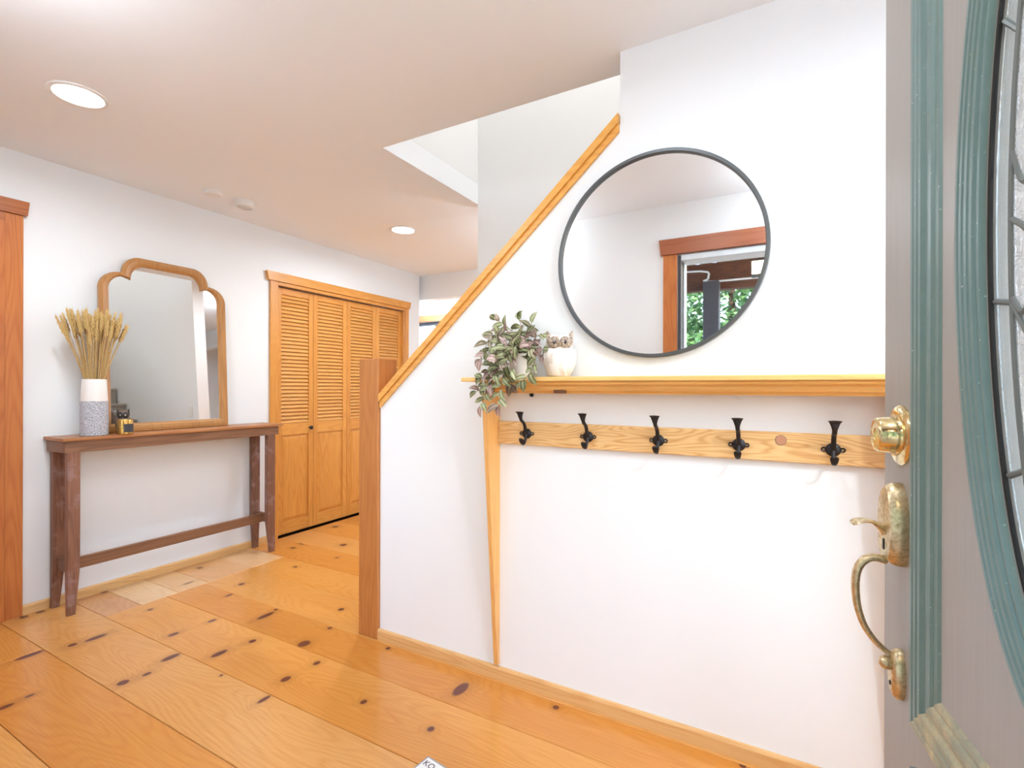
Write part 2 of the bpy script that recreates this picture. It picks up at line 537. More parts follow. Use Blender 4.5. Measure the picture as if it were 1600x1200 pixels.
# closet box behind the louvred doors
bm = nb()
box(bm, -4.3, -4.24, cy0-.06, cy1+.06, 0, ZC)
box(bm, -4.24, XL-T, cy0-.06, cy0, 0, ZC)
box(bm, -4.24, XL-T, cy1, cy1+.06, 0, ZC)
tag(link('wall_closet', bm, M['wall']), 'white inside walls of the closet behind the louvred doors', 'wall', kind='structure')
# front wall with entry door opening
dx0, dx1, dz1 = -.634, .262, 2.112
bm = nb()
box(bm, XL-T, -3.1, -.05, YF, 0, ZC)
box(bm, -1.9, dx0, -.05, YF, 0, ZC)
box(bm, -3.1, -1.9, -.05, YF, 0, .75)
box(bm, -3.1, -1.9, -.05, YF, 2.1, ZC)
box(bm, dx0, dx1, -.05, YF, dz1, ZC)
box(bm, dx1, XR+.1, -.05, YF, 0, ZC)
tag(link('wall_front', bm, M['wall']), 'white front wall around the entrance, seen in the round mirror', 'wall', kind='structure')
bx('exterior_cladding', (XL-T, XR+.1, -.07, -.051, ZC-.02, ZC+.13), M['siding'], bpy.data.objects['wall_front'])
# right wall
bm = nb()
box(bm, XR, XR+.1, YF, .35, 0, ZC)
box(bm, XR, XR+.1, 1.65, YB, 0, ZC)
box(bm, XR, XR+.1, .35, 1.65, 0, .6)
box(bm, XR, XR+.1, .35, 1.65, 2.15, ZC)
box(bm, XR, XR+.1, YW0-.1, YW1+.1, ZC, 4.9)
tag(link('wall_right', bm, M['wall']), 'white wall behind the open entrance door', 'wall', kind='structure')
# stair wall with sloping top
bm = nb()
prism(bm, [(-1.72, 0), (XR, 0), (XR, ZC), (-.538, ZC), (-.538, 2.195), (-1.72, 1.150)], 1, YS0, YS1)
tag(link('wall_stair', bm, M['wall']), 'white stair wall with sloping top holding the round mirror and shelf', 'wall', kind='structure')
# stairwell walls
bm = nb()
box(bm, XW, XR, YW1, YW1+.11, 0, 4.9)
box(bm, XW-.1, XW, YW0-.1, YW1, ZC+.141, 4.9)
box(bm, XW-.1, XR, YW0-.1, YW0, ZC+.141, 4.9)
box(bm, XW-.1, XR+.1, YW0-.1, YW1+.11, 4.9, 5.0)
tag(link('wall_stairwell', bm, M['wall']), 'cream lit stairwell wall rising through the ceiling opening', 'wall', kind='structure')
# header and far room
bm = nb()
box(bm, -5.6, XR, 4.38, 4.50, 2.20, ZC)
tag(link('wall_header', bm, M['wall']), 'white header across the far end of the hall', 'wall', kind='structure')
wx0, wx1, wz0, wz1 = -4.9, -3.2, 1.0, 2.10
bm = nb()
box(bm, -5.6, wx0, YB, YB+.1, 0, ZC)
box(bm, wx1, XR, YB, YB+.1, 0, ZC)
box(bm, wx0, wx1, YB, YB+.1, 0, wz0)
box(bm, wx0, wx1, YB, YB+.1, wz1, ZC)
tag(link('wall_back', bm, M['wall']), 'far white wall with a window beyond the hall', 'wall', kind='structure')
bm = nb()
box(bm, -5.7, -5.6, 4.2, YB+.1, 0, ZC)
box(bm, -5.6, XL-T, 4.2, 4.33, 0, ZC)
tag(link('wall_kitchen', bm, M['wall']), 'white side wall of the room beyond the closet', 'wall', kind='structure')

# window at the far end
w1 = empty('window_1', ((wx0+wx1)/2, YB, wz0), 'far window in orange wood trim over the sloping cap rail', 'window', kind='structure')
def loc_box(name, dims, mat, par, bev=0.0, **kw):
    ox, oy, oz = par.location
    d = (dims[0]-ox, dims[1]-ox, dims[2]-oy, dims[3]-oy, dims[4]-oz, dims[5]-oz)
    return bx(name, d, mat, par, bev, **kw)
loc_box('head_trim', (wx0-.1, wx1+.1, YB-.025, YB, wz1, wz1+.085), M['red_x'], w1, .003)
loc_box('side_trim', (wx0-.075, wx0, YB-.02, YB, wz0, wz1), M['red_z'], w1, .003)
loc_box('side_trim', (wx1, wx1+.075, YB-.02, YB, wz0, wz1), M['red_z'], w1, .003)
loc_box('window_sill', (wx0-.1, wx1+.1, YB-.05, YB+.0, wz0-.04, wz0), M['red_x'], w1, .003)
bm = nb()
for a in ((wx0, wx1, wz1-.045, wz1), (wx0, wx1, wz0, wz0+.045), (wx0, wx0+.045, wz0+.045, wz1-.045), (wx1-.045, wx1, wz0+.045, wz1-.045), ((wx0+wx1)/2-.025, (wx0+wx1)/2+.025, wz0+.045, wz1-.045)):
    box(bm, a[0]-w1.location.x, a[1]-w1.location.x, .03, .07, a[2]-wz0, a[3]-wz0)
link('window_frame', bm, M['charcoal'], w1)
for a, b in ((wx0+.045, (wx0+wx1)/2-.025), ((wx0+wx1)/2+.025, wx1-.045)):
    loc_box('pane', (a, b, YB+.048, YB+.052, wz0+.045, wz1-.045), M['pane'], w1)

def simple_window(name, loc, w, h, rot, label):
    t = empty(name, loc, label, 'window', rot=rot, kind='structure')
    for n_, d in (('head_trim', (-w/2-.10, w/2+.10, -.022, 0, h/2, h/2+.09)), ('window_sill', (-w/2-.10, w/2+.10, -.045, 0, -h/2-.04, -h/2)),
                  ('side_trim', (-w/2-.08, -w/2, -.018, 0, -h/2, h/2)), ('side_trim', (w/2, w/2+.08, -.018, 0, -h/2, h/2))):
        bx(n_, d, M['red_x'], t, .002)
    bm = nb()
    for d in ((-w/2, w/2, h/2-.04, h/2), (-w/2, w/2, -h/2, -h/2+.04), (-w/2, -w/2+.04, -h/2+.04, h/2-.04), (w/2-.04, w/2, -h/2+.04, h/2-.04)):
        box(bm, d[0], d[1], .04, .08, d[2], d[3])
    link('window_frame', bm, M['frame_white'], t)
    bx('pane', (-w/2+.04, w/2-.04, .058, .062, -h/2+.04, h/2-.04), M['pane'], t)
    return t
simple_window('added_window_2', (-2.5, YF, 1.425), 1.2, 1.35, PI, 'added window letting in daylight, front wall left of the entrance')  # added opening, its daylight lifts the hall ceiling
simple_window('added_window_3', (XR, 1.0, 1.375), 1.3, 1.55, -PI/2, 'added window letting in daylight, right wall behind the open door')  # added opening, its daylight brightens the door glass from behind
# baseboards, cap rail, casings
def board_strip(name, p0, p1, label, thick, h, mat, yside):
    pass
bm = nb()
prof = [(0, 0), (.015, 0), (.015, .044), (.011, .052), (0, .052)]
prism(bm, [(XL+a, z) for a, z in prof], 1, 1.056, 2.496)
tag(link('baseboard_left', bm, M['pine_y']), 'low pine baseboard behind the console table', 'baseboard', kind='structure')
bm = nb()
prism(bm, [(XL+a, z) for a, z in prof], 1, 4.14, 4.33)
tag(link('baseboard_left', bm, M['pine_y']), 'short pine baseboard past the louvred closet', 'baseboard', kind='structure')
bm = nb()
prism(bm, [(YS0-a, z) for a, z in prof], 0, -1.722, XR)
tag(link('baseboard_stair', bm, M['pine_x']), 'low pine baseboard along the foot of the stair wall', 'baseboard', kind='structure')
# sloping cap rail
SL = math.atan2(2.195-1.150, 1.72-.538)
cs, sn = math.cos(SL), math.sin(SL)
def cap_piece(bm, y0, y1, n0, n1):
    L0 = (-1.72, 1.150)
    t1 = (1.72-.538)
    pts = []
    for (t, n) in ((0, n0), (1, n0), (1, n1), (0, n1)):
        x = -1.716+t*(t1-.006)
        z = 1.150+t*(t1)*math.tan(SL)+n/cs
        pts.append((x, z))
    prism(bm, pts, 1, y0, y1)
cap = empty('trim_1', (-1.72, YS0, 1.15), 'sloping orange wood cap rail on the stair wall', 'trim', kind='structure')
def local(o, par):
    o.location = tuple(-c for c in par.location)
bm = nb(); cap_piece(bm, YS0-.022, YS1+.02, .0, .026)
local(link('cap_board', bm, M['cap'], cap), cap)
bm = nb(); cap_piece(bm, YS0-.012, YS0-.0005, -.022, -.001)
local(link('cap_moulding', bm, M['cap'], cap), cap)
# newel post
bm = nb()
box(bm, -.064, .064, -.066, .066, 0, 1.360, .004)
tag(link('newel_post', bm, M['post'], loc=(-1.786, 1.851, 0)), 'square brown wooden newel post at the foot of the stair wall', 'post')

# stairs
stz, strn = .1895, .2145
st = empty('staircase', (-1.70, (YW0+YW1)/2, 0), 'carpeted stairs climbing behind the sloping white wall', 'stairs', kind='structure')
for i in range(12):
    z0 = 0 if i == 0 else 0
    bm = nb()
    x0 = i*strn
    box(bm, x0, x0+strn-.0005, -(YW1-YS1)/2+.006, (YW1-YS1)/2-.012, 0.0, (i+1)*stz-.001)
    box(bm, x0-.025, x0-.0005, -(YW1-YS1)/2+.006, (YW1-YS1)/2-.012, (i+1)*stz-.03, (i+1)*stz-.001, .006)
    link('step', bm, M['carpet'], st, loc=(0, -.006, 0))

# ------------------------------------------------------------------ door 1: casing at far left (red fir)
d1 = empty('door_1', (XL, .97, 0), 'reddish fir door casing at the left end of the left wall', 'door', kind='structure')
bm = nb(); box(bm, 0, .018, .012, .085, 0, 2.125, .002); link('side_casing', bm, M['red_z'], d1)
bm = nb(); box(bm, -.10, .026, -.012, .0115, 0, 2.08, .001); link('jamb', bm, M['red_z'], d1)
bm = nb(); prism(bm, [(-.90, 2.126), (.098, 2.126), (.106, 2.200), (-.90, 2.200)], 0, 0, .030); link('head_casing', bm, M['red_y'], d1)
bm = nb(); box(bm, 0, .018, -.90, .0115, 2.08, 2.125); link('head_strip', bm, M['red_y'], d1)
bm = nb(); box(bm, -.075, -.04, -.845, -.014, .008, 2.055, .002); link('door_leaf', bm, M['fir_z'], d1)

# ------------------------------------------------------------------ door 2: louvred bifold closet
d2 = empty('door_2', (XL, 2.5, 0), 'orange pine louvred bifold closet doors with panelled lower halves', 'door', kind='structure')
Y2 = 2.5
bm = nb(); box(bm, 0, .018, 0.0, .068, 0, 2.062, .002); link('side_casing', bm, M['fir_z'], d2)
bm = nb(); box(bm, 0, .018, 4.082-Y2, 4.135-Y2, 0, 2.062, .002); link('side_casing', bm, M['fir_z'], d2)
bm = nb(); box(bm, 0, .018, .0685, 4.0815-Y2, 2.034, 2.062, .002); link('head_strip', bm, M['fir_y'], d2)
bm = nb(); prism(bm, [(-.022, 2.0625), (4.143-Y2, 2.0625), (4.158-Y2, 2.132), (-.036, 2.132)], 0, 0, .030); link('head_casing', bm, M['fir_y'], d2)
bm = nb(); box(bm, -.12, .0, .0705, .082, 0, 2.034); link('jamb', bm, M['fir_z'], d2)
bm = nb(); box(bm, -.12, .0, 4.07-Y2, 4.0795-Y2, 0, 2.034); link('jamb', bm, M['fir_z'], d2)
PX0, PX1 = -.058, -.028
ys = [2.583, 2.942, 3.318, 3.694, 4.066]
NS = 34
zl0, zl1 = .925, 1.972
slat_me = None
for i in range(4):
    a, b = ys[i]+.0015, ys[i+1]-.0015
    pan = empty('bifold_panel', (0, a-Y2, 0), None, None); pan.parent = d2
    w = b-a
    sw = .045
    bm = nb(); box(bm, PX0, PX1, 0, sw, .014, 2.028, .0015); link('stile', bm, M['fir_z'], pan)
    bm = nb(); box(bm, PX0, PX1, w-sw, w, .014, 2.028, .0015); link('stile', bm, M['fir_z'], pan)
    for z0, z1 in ((.014, .112), (.822, zl0-.006), (zl1+.004, 2.028)):
        bm = nb(); box(bm, PX0+.001, PX1-.001, sw+.0005, w-sw-.0005, z0, z1, .0015); link('rail', bm, M['fir_y'], pan)
    bm = nb()
    box(bm, PX0+.008, PX1-.012, sw+.0005, w-sw-.0005, .1125, .8215)
    o = [sw+.003, w-sw-.003, .115, .819]
    ii = .028
    v = [bm.verts.new((PX1-.0125, y, z)) for y, z in ((o[0], o[2]), (o[1], o[2]), (o[1], o[3]), (o[0], o[3]))]
    v2 = [bm.verts.new((PX1-.004, y, z)) for y, z in ((o[0]+ii, o[2]+ii), (o[1]-ii, o[2]+ii), (o[1]-ii, o[3]-ii), (o[0]+ii, o[3]-ii))]
    bm.faces.new(v2)
    for q in range(4):
        r = (q+1) % 4
        bm.faces.new((v[q], v[r], v2[r], v2[q]))
    link('raised_panel', bm, M['fir_z'], pan)
    sm = nb()
    hw = (w-2*sw-.001)
    # one slat, tilted: front edge low
    t = .0035
    prism(sm, [(-.010, .017), (-.004, .020), (.014, -.014), (.008, -.017)], 1, sw+.0005, w-sw-.0005)
    bmesh.ops.recalc_face_normals(sm, faces=sm.faces)
    me = bpy.data.meshes.new('slat'); sm.to_mesh(me); sm.free(); me.materials.append(M['slat'])
    for q in range(NS):
        put('slat', me, pan, (PX0+.013, 0, zl0+.012+(zl1-zl0-.020)*q/(NS-1)))
    if i == 0:
        bm = nb(); lathe(bm, [(0.0, 0), (.009, 0), (.007, .006), (.008, .012), (.016, .020), (.017, .027), (.011, .032), (0, .033)], 20)
        link('knob', bm, M['iron'], pan, smooth=True, loc=(PX1, w-.035, .872), rot=(0, PI/2, 0))
        pan.children[-1]['label'] = 'small dark round knob'

# ------------------------------------------------------------------ door 3: open entrance door, seen from its outer face
# local +x runs from the latch edge to the hinge, local -y points out of the outer face
hd = -math.atan2(.9908, .135)
d3 = empty('door_3', (.1374, .9664, 0), 'open grey entrance door with green mouldings and oval leaded glass', 'door', rot=hd, kind='structure')
DW, DT, DZ0, DZ1 = .872, .044, .012, 2.045
OX, OZ, OA, OB = .44, 1.38, .1425, .414     # opening for the glass
N = 96
def ell(a, b, i, n=N):
    t = 2*PI*i/n
    return (OX+a*math.cos(t), OZ+b*math.sin(t))
bm = nb()
def rectpt(i):
    t = 2*PI*i/N
    c_, s_ = math.cos(t), math.sin(t)
    sx = (DW-OX if c_ > 0 else OX)/max(abs(c_), 1e-9)
    sz = ((DZ1-OZ) if s_ > 0 else (OZ-DZ0))/max(abs(s_), 1e-9)
    k_ = min(sx, sz)
    return (OX+c_*k_, OZ+s_*k_)
# snap nearest samples to the corners
rp_ = [rectpt(i) for i in range(N)]
for cx_, cz_ in ((0, DZ0), (DW, DZ0), (DW, DZ1), (0, DZ1)):
    j = min(range(N), key=lambda i: (rp_[i][0]-cx_)**2+(rp_[i][1]-cz_)**2)
    rp_[j] = (cx_, cz_)
fo = [bm.verts.new((x, 0, z)) for x, z in rp_]
fi = [bm.verts.new((ell(OA, OB, i)[0], 0, ell(OA, OB, i)[1])) for i in range(N)]
bo = [bm.verts.new((v.co.x, DT, v.co.z)) for v in fo]
bi = [bm.verts.new((v.co.x, DT, v.co.z)) for v in fi]
for i in range(N):
    j = (i+1) % N
    bm.faces.new((fo[i], fo[j], fi[j], fi[i]))
    bm.faces.new((bo[i], bi[i], bi[j], bo[j]))
    bm.faces.new((fo[i], bo[i], bo[j], fo[j]))
    bm.faces.new((fi[i], fi[j], bi[j], bi[i]))
link('door_slab', bm, M['door'], d3)
# rectangular planted moulding (profile: inset, height)
MP = [(0, 0), (0, .012), (.003, .015), (.010, .0155), (.013, .0125), (.016, .015), (.023, .0155), (.026, .0115), (.029, .0145), (.036, .0145), (.040, .008), (.043, .006),
      (.047, .0095), (.053, .0105), (.060, .0095), (.064, .005), (.069, .006), (.074, .0045), (.078, 0)]
def rect_mould(x0, x1, z0, z1, name):
    sides = [((0, 0), (1, 0)), ((1, 0), (1, 1)), ((1, 1), (0, 1)), ((0, 1), (0, 0))]
    for si, (p, q) in enumerate(sides):
        bm = nb()
        A, B = [], []
        for w, h in MP:
            w *= .95; h *= .6
            for (cc, L) in ((p, A), (q, B)):
                x = x0+w if cc[0] == 0 else x1-w
                z = z0+w if cc[1] == 0 else z1-w
                L.append(bm.verts.new((x, -h, z)))
        for k_ in range(len(MP)-1):
            bm.faces.new((A[k_], A[k_+1], B[k_+1], B[k_]))
        bm.faces.new((A[0], B[0], B[-1], A[-1]))
        try:
            bm.faces.new(A); bm.faces.new(B)
        except Exception:
            pass
        o = link(name, bm, M['green_tan'] if si == 0 and z0 > .5 else M['green'], d3)
rect_mould(.126, .754, .770, 1.985, 'rectangular_moulding')
rect_mould(.126, .754, .16, .714, 'lower_moulding')
bm = nb(); o_ = (.185, .695, .245, .63)
v = [bm.verts.new((x, 0, z)) for x, z in ((.19, .25), (.69, .25), (.69, .62), (.19, .62))]
v2 = [bm.verts.new((x, -.008, z)) for x, z in ((.23, .29), (.65, .29), (.65, .58), (.23, .58))]
bm.faces.new(v2)
for q in range(4):
    bm.faces.new((v[q], v[(q+1) % 4], v2[(q+1) % 4], v2[q]))
link('raised_panel', bm, M['door'], d3)
# oval moulding ring
EP = [(0, 0), (0, .014), (-.003, .017), (-.010, .0175), (-.0125, .014), (-.015, .0165), (-.022, .0165), (-.0245, .0125), (-.027, .015), (-.034, .0145), (-.0365, .0105),
      (-.039, .013), (-.046, .012), (-.049, .0075), (-.052, .009), (-.058, .008), (-.062, .003), (-.063, -.004)]
bm = nb()
rings = []
for w, h in EP:
    rings.append([bm.verts.new((ell(.184+w*.66, .456+w*.66, i)[0], -h*.62, ell(.184+w*.66, .456+w*.66, i)[1])) for i in range(N)])
for A, B in zip(rings, rings[1:]):
    for i in range(N):
        j = (i+1) % N
        bm.faces.new((A[i], A[j], B[j], B[i]))
link('oval_moulding', bm, M['green'], d3, smooth=True)
bm = nb()
rings = [[bm.verts.new((ell(a, b, i)[0], y, ell(a, b, i)[1])) for i in range(N)] for a, b, y in ((.1424, .4139, .001), (.1424, .4139, .004), (.1385, .4100, .004), (.1385, .4100, .001))]
for A, B in zip(rings, rings[1:]+rings[:1]):
    for i in range(N):
        j = (i+1) % N
        bm.faces.new((A[i], A[j], B[j], B[i]))
link('gasket', bm, M['black'], d3)
# glass: clear bevelled border and textured centre, plus lead came
def ell_plate(a0, b0, a1, b1, y0, y1, mat, name, par):
    bm = nb()
    if a1 is None:
        A = [bm.verts.new((ell(a0, b0, i)[0], y0, ell(a0, b0, i)[1])) for i in range(N)]
        B = [bm.verts.new((v.co.x, y1, v.co.z)) for v in A]
        bm.faces.new(A); bm.faces.new(B)
        for i in range(N):
            j = (i+1) % N
            bm.faces.new((A[i], A[j], B[j], B[i]))
    else:
        R = [[bm.verts.new((ell(a, b, i)[0], y, ell(a, b, i)[1])) for i in range(N)] for a, b, y in ((a0, b0, y0+.003), (a1, b1, y0), (a1, b1, y1), (a0, b0, y1))]
        for A, B in zip(R, R[1:]+R[:1]):
            for i in range(N):
                j = (i+1) % N
                bm.faces.new((A[i], A[j], B[j], B[i]))
    return link(name, bm, mat, par)
gl = ell_plate(.1423, .4138, .110, .381, .0045, .012, M['glass_clear'], 'bevelled_glass', d3)
gl2 = ell_plate(.1085, .3795, None, None, .005, .011, M['glass_tex'], 'textured_glass', d3)
def came(pts, r=.0032, n=6):
    bm = nb()
    P = smooth_path([(OX+x*.95, .006, OZ+z*.99) for x, z in pts], n)
    sweep(bm, P, [(.0035, r)]*len(P), 8, up=Vector((0, 1, 0)))
    return link('lead_came', bm, M['lead'], d3, smooth=True)
bm = nb()
P = [(ell(.1093, .3803, i)[0], .006, ell(.1093, .3803, i)[1]) for i in range(N+1)]
sweep(bm, P, [(.0035, .0038)]*len(P), 8, up=Vector((0, 1, 0)), cap=False)
link('lead_came', bm, M['lead'], d3, smooth=True)
for sx in (-1, 1):
    for ang in (58, 27, -12, -38, -62):
        t = math.radians(ang)
        came([(sx*.115*math.cos(t), .383*math.sin(t)), (sx*.146*math.cos(t+.03), .414*math.sin(t+.03))], .003, 2)
    came([(sx*.098, .205), (sx*.070, .16), (sx*.052, .10), (sx*.066, .045), (sx*.094, .030), (sx*.113, .065)])
    came([(sx*.113, .0), (sx*.085, -.02), (sx*.075, -.055), (sx*.092, -.09), (sx*.112, -.075)])
    came([(sx*.112, -.08), (sx*.075, -.13), (sx*.045, -.19), (sx*.05, -.25), (sx*.084, -.275)])
    came([(0, .30), (sx*.05, .25), (sx*.098, .205)])
    came([(0, -.32), (sx*.045, -.30), (sx*.084, -.275)])
    came([(0, .12), (sx*.03, .06), (0, -.02), (sx*.03, -.10), (0, -.17)])
# deadbolt
bm = nb(); lathe(bm, [(0, 0), (.043, 0), (.043, .003), (.040, .006), (.034, .0075), (.030, .008), (.0295, .010)], 40, cap=True)
o = link('deadbolt_rose', bm, M['brass'], d3, smooth=True, loc=(.072, 0, 1.153), rot=(PI/2, 0, 0)); o['label'] = 'round polished brass deadbolt plate'
bm = nb(); lathe(bm, [(.0, .009), (.0265, .009), (.0245, .030), (.0225, .032), (.0215, .0305), (.018, .0305), (.0175, .032), (.010, .032), (.0098, .031), (0, .031)], 40, cap=False)
box(bm, -.0012, .0012, -.006, .006, .0305, .0322)
c_ = link('deadbolt_cylinder', bm, M['brass'], o, smooth=True)
# handle set
bm = nb()
n_ = 36
def esc(par, cx, cz, rx, rz, th, inset, flat=None, mat='aged_brass', name='escutcheon'):
    bm = nb()
    R = []
    for (f_, h) in ((1.0, 0), (1.0, th*.45), (1-inset*.35, th*.8), (1-inset, th)):
        ring = []
        for i in range(n_):
            t = 2*PI*i/n_
            z = math.sin(t)
            if flat is not None and z < -flat: z = -flat
            ring.append(bm.verts.new((cx+rx*f_*math.cos(t), -h, cz+rz*f_*z)))
        R.append(ring)
    for A, B in zip(R, R[1:]):
        for i in range(n_):
            j = (i+1) % n_
            bm.faces.new((A[i], A[j], B[j], B[i]))
    bm.faces.new(R[-1]); bm.faces.new(R[0])
    return link(name, bm, M[mat], par, smooth=True)
hs = empty('handle_set', (.070, 0, .78), None, None); hs.parent = d3
hs['label'] = 'aged brass entrance handle with thumb latch'
ec = esc(hs, 0, .241, .033, .063, .021, .14, flat=.84)
es2 = esc(hs, .004, .030, .017, .036, .014, .30, name='lower_escutcheon')
bm = nb(); ball(bm, (.004, -.019, .044), .0095, 14); link('boss', bm, M['aged_brass'], hs, smooth='all')
bm = nb()
path = smooth_path([(0, -.018, .190), (0, -.032, .193), (0, -.044, .188), (0, -.053, .174), (0, -.056, .150), (0, -.053, .118), (0, -.045, .092), (0, -.033, .073), (0, -.021, .061), (.002, -.010, .054)], 5)
nP = len(path)
rad = []
for i in range(nP):
    t = i/(nP-1)
    rad.append((.0075-.0035*max(0, (t-.45)/.55) if t > .45 else .0075+.001*math.sin(t*PI), .0055-.0020*max(0, (t-.4)/.6)))
sweep(bm, path, rad, 14, up=Vector((1, 0, 0)))
link('grip', bm, M['aged_brass'], hs, smooth=True)
bm = nb()
path = smooth_path([(0, -.018, .230), (0, -.025, .238), (0, -.036, .245), (0, -.046, .246), (0, -.056, .243), (0, -.061, .240)], 5)
nP = len(path)
rad = [(.004+.011*min(1, max(0, (i/(nP-1)-.1))*1.6)*(1 if i/(nP-1) < .8 else max(.25, 1-(i/(nP-1)-.8)*3)), .0028+.004*max(0, 1-i/(nP-1)*2.5)) for i in range(nP)]
sweep(bm, path, rad, 12, up=Vector((1, 0, 0)))
link('thumb_latch', bm, M['aged_brass'], hs, smooth=True)
bm = nb(); box(bm, -.003, .003, -.0222, -.0205, .206, .222, .001); link('latch_slot', bm, M['black'], hs)
bm = nb(); lathe(bm, [(0, 0), (.003, 0), (.003, .0016), (0, .0016)], 12); link('screw_hole', bm, M['black'], hs, loc=(.004, -.0135, .016), rot=(PI/2, 0, 0))
# hinges
for z in (.25, 1.0, 1.8):
    bm = nb(); lathe(bm, [(0, 0), (.006, 0), (.006, .09), (0, .09)], 12, cx=DW+.004, cy=DT+.002, cz=z); link('hinge', bm, M['aged_brass'], d3, smooth=True)

# entrance frame + casing (seen in the round mirror)
fr = empty('door_4', (dx0, YF, 0), 'reddish entrance door casing reflected in the round mirror', 'door casing', kind='structure')
def fbx(name, x0, x1, y0, y1, z0, z1, mat, bev=.002):
    bm = nb(); box(bm, x0-dx0, x1-dx0, y0-YF, y1-YF, z0, z1, bev); return link(name, bm, mat, fr)
fbx('side_casing', dx0-.095, dx0-.004, YF, YF+.020, 0, 2.118, M['red_z'])
fbx('side_casing', dx1+.004, dx1+.095, YF, YF+.020, 0, 2.118, M['red_z'])
bm = nb(); prism(bm, [(-.110, 2.1185), (dx1-dx0+.110, 2.1185), (dx1-dx0+.122, 2.222), (-.122, 2.222)], 1, 0, .032); link('head_casing', bm, M['red_x'], fr)
fbx('side_jamb', dx0+.0005, dx0+.020, -.05, YF+.012, 0, dz1-.0005, M['charcoal'])
fbx('weatherstrip', dx0+.0205, dx0+.030, -.05, .03, 0, dz1-.04, M['frame_white'])
fbx('head_jamb', dx0+.0205, dx1-.0005, -.05, YF+.012, dz1-.038, dz1-.0005, M['frame_white'])
fbx('threshold', dx0+.021, dx1-.001, -.05, -.021, -.01, .018, M['brass'])

# ------------------------------------------------------------------ ceiling fixtures
def recessed(x, y, energy, label, z=ZC, r=.105, spread=172, col=LAMPCOL):
    t = empty('recessed_light', (x, y, z), label, 'ceiling light', group=None)
    bm = nb()
    lathe(bm, [(r*.80, -.002), (r*.83, -.007), (r*.97, -.006), (r, -.0005), (r*.80, -.0005)], 40, cap=False)
    link('trim_ring', bm, M['white'], t, smooth=True)
    bm = nb(); lathe(bm, [(0, -.0045), (r*.79, -.0045), (r*.79, -.001), (0, -.001)], 40, cap=False)
    link('diffuser', bm, M['lamp'], t)
    L = bpy.data.lights.new('recessed_lamp', 'AREA'); L.shape = 'DISK'; L.size = r*1.4; L.energy = energy; L.color = col; L.spread = math.radians(spread)
    lo = bpy.data.objects.new('lamp', L); COL.objects.link(lo); lo.parent = t; lo.location = (0, 0, -.012)
    return t
recessed(-2.645, .96, LAMP['left'], 'large recessed ceiling light over the near left of the hall')
recessed(-2.645, 3.013, LAMP['hall'], 'small looking recessed ceiling light before the closet')
recessed(-.48, .96, LAMP['entry'], 'recessed ceiling light just inside the entrance, near the round mirror')
recessed(1.15, .60, LAMP['right'], 'added recessed fill light behind the open door')  # added lamp, out of view, brightens the oval door glass
recessed(-3.9, 4.75, LAMP['kitchen'], 'recessed ceiling light in the far room by the window')
recessed(-.3, 2.4, LAMP['stairwell'], 'recessed light at the top of the stairwell', z=4.9, col=(.98, .95, .9))

# globe lights added to brighten the ceiling, outside the frame or behind the stairwell
def globe(x, y, power, label):
    t = empty('fill_globe_light', (x, y, ZC), label, 'ceiling light')
    bm = nb(); lathe(bm, [(0, 0), (.06, 0), (.058, -.018), (.012, -.022), (.012, -.09), (.035, -.095), (.035, -.112), (0, -.112)], 28, cap=False); link('stem', bm, M['brass'], t, smooth=True)
    bm = nb(); ball(bm, (0, 0, -.195), .088, 28); link('globe', bm, emis('fill_globe_glow', LAMPCOL+(1,), power), t, smooth='all')
globe(.0, .46, LAMP['globe'], 'added white fill globe on the ceiling over the entrance threshold')
globe(-1.78, .36, LAMP['fill_globe_left'], 'added white fill globe on the ceiling left of the entrance')
globe(-1.40, 3.62, LAMP['fill_globe_hall'], 'added white fill globe on the ceiling in the passage behind the stairwell')
# track spots by the far window
t = empty('spot_bar', (-4.02, 5.12, ZC), 'small two-headed ceiling spot bar in the far room above the window', 'ceiling light')
bm = nb(); box(bm, -.13, .16, -.015, .015, -.022, 0, .003); link('bar', bm, M['white'], t)
for x in (-.10, .12):
    bm = nb(); lathe(bm, [(0, -.022), (.018, -.022), (.03, -.06), (.028, -.062), (0, -.058)], 16, cx=x, cap=False); h = link('spot_head', bm, M['lamp'], t, smooth=True)
# smoke detector + alarm
t = empty('smoke_detector', (-3.200, 1.845, ZC), 'flat round white detector on the ceiling, left one of the pair', 'smoke detector')
bm = nb(); lathe(bm, [(0, 0), (.055, 0), (.056, -.018), (.050, -.024), (0, -.025)], 36, cap=False); link('housing', bm, M['white'], t, smooth=True)
bm = nb(); lathe(bm, [(.020, -.0245), (.021, -.027), (.016, -.0275), (0, -.027)], 20, cx=.012, cap=False); link('test_button', bm, M['white'], t, smooth=True)
t = empty('smoke_alarm', (-3.190, 2.055, ZC), 'taller white smoke alarm with grille on the ceiling, right one of the pair', 'smoke alarm')
bm = nb(); lathe(bm, [(0, 0), (.064, 0), (.064, -.008), (.060, -.010), (.058, -.034), (.050, -.040), (.046, -.036)], 36, cap=False); link('housing', bm, M['white'], t, smooth=True)
bm = nb(); lathe(bm, [(.046, -.036), (.040, -.042), (.034, -.037), (.028, -.043), (.022, -.038), (.012, -.044), (0, -.044)], 30, cap=False); link('grille', bm, plain('grille_grey', srgb(222, 220, 218), .5), t, smooth=True)
bm = nb(); lathe(bm, [(.058, -.011), (.0595, -.016), (.058, -.018)], 30, cap=False); link('base_ring', bm, M['dark_metal'], t)

# light switch reflected in the arched mirror
t = empty('light_switch', (-1.70, YW1, 1.14), 'white light switch plate on the stairwell wall, reflected in the leaning mirror', 'light switch')
bm = nb(); box(bm, -.036, .036, -.006, 0, -.057, .057, .003); link('plate', bm, M['white'], t)
bm = nb(); box(bm, -.010, .010, -.011, -.0062, -.018, .018, .002); link('rocker', bm, M['white'], t)

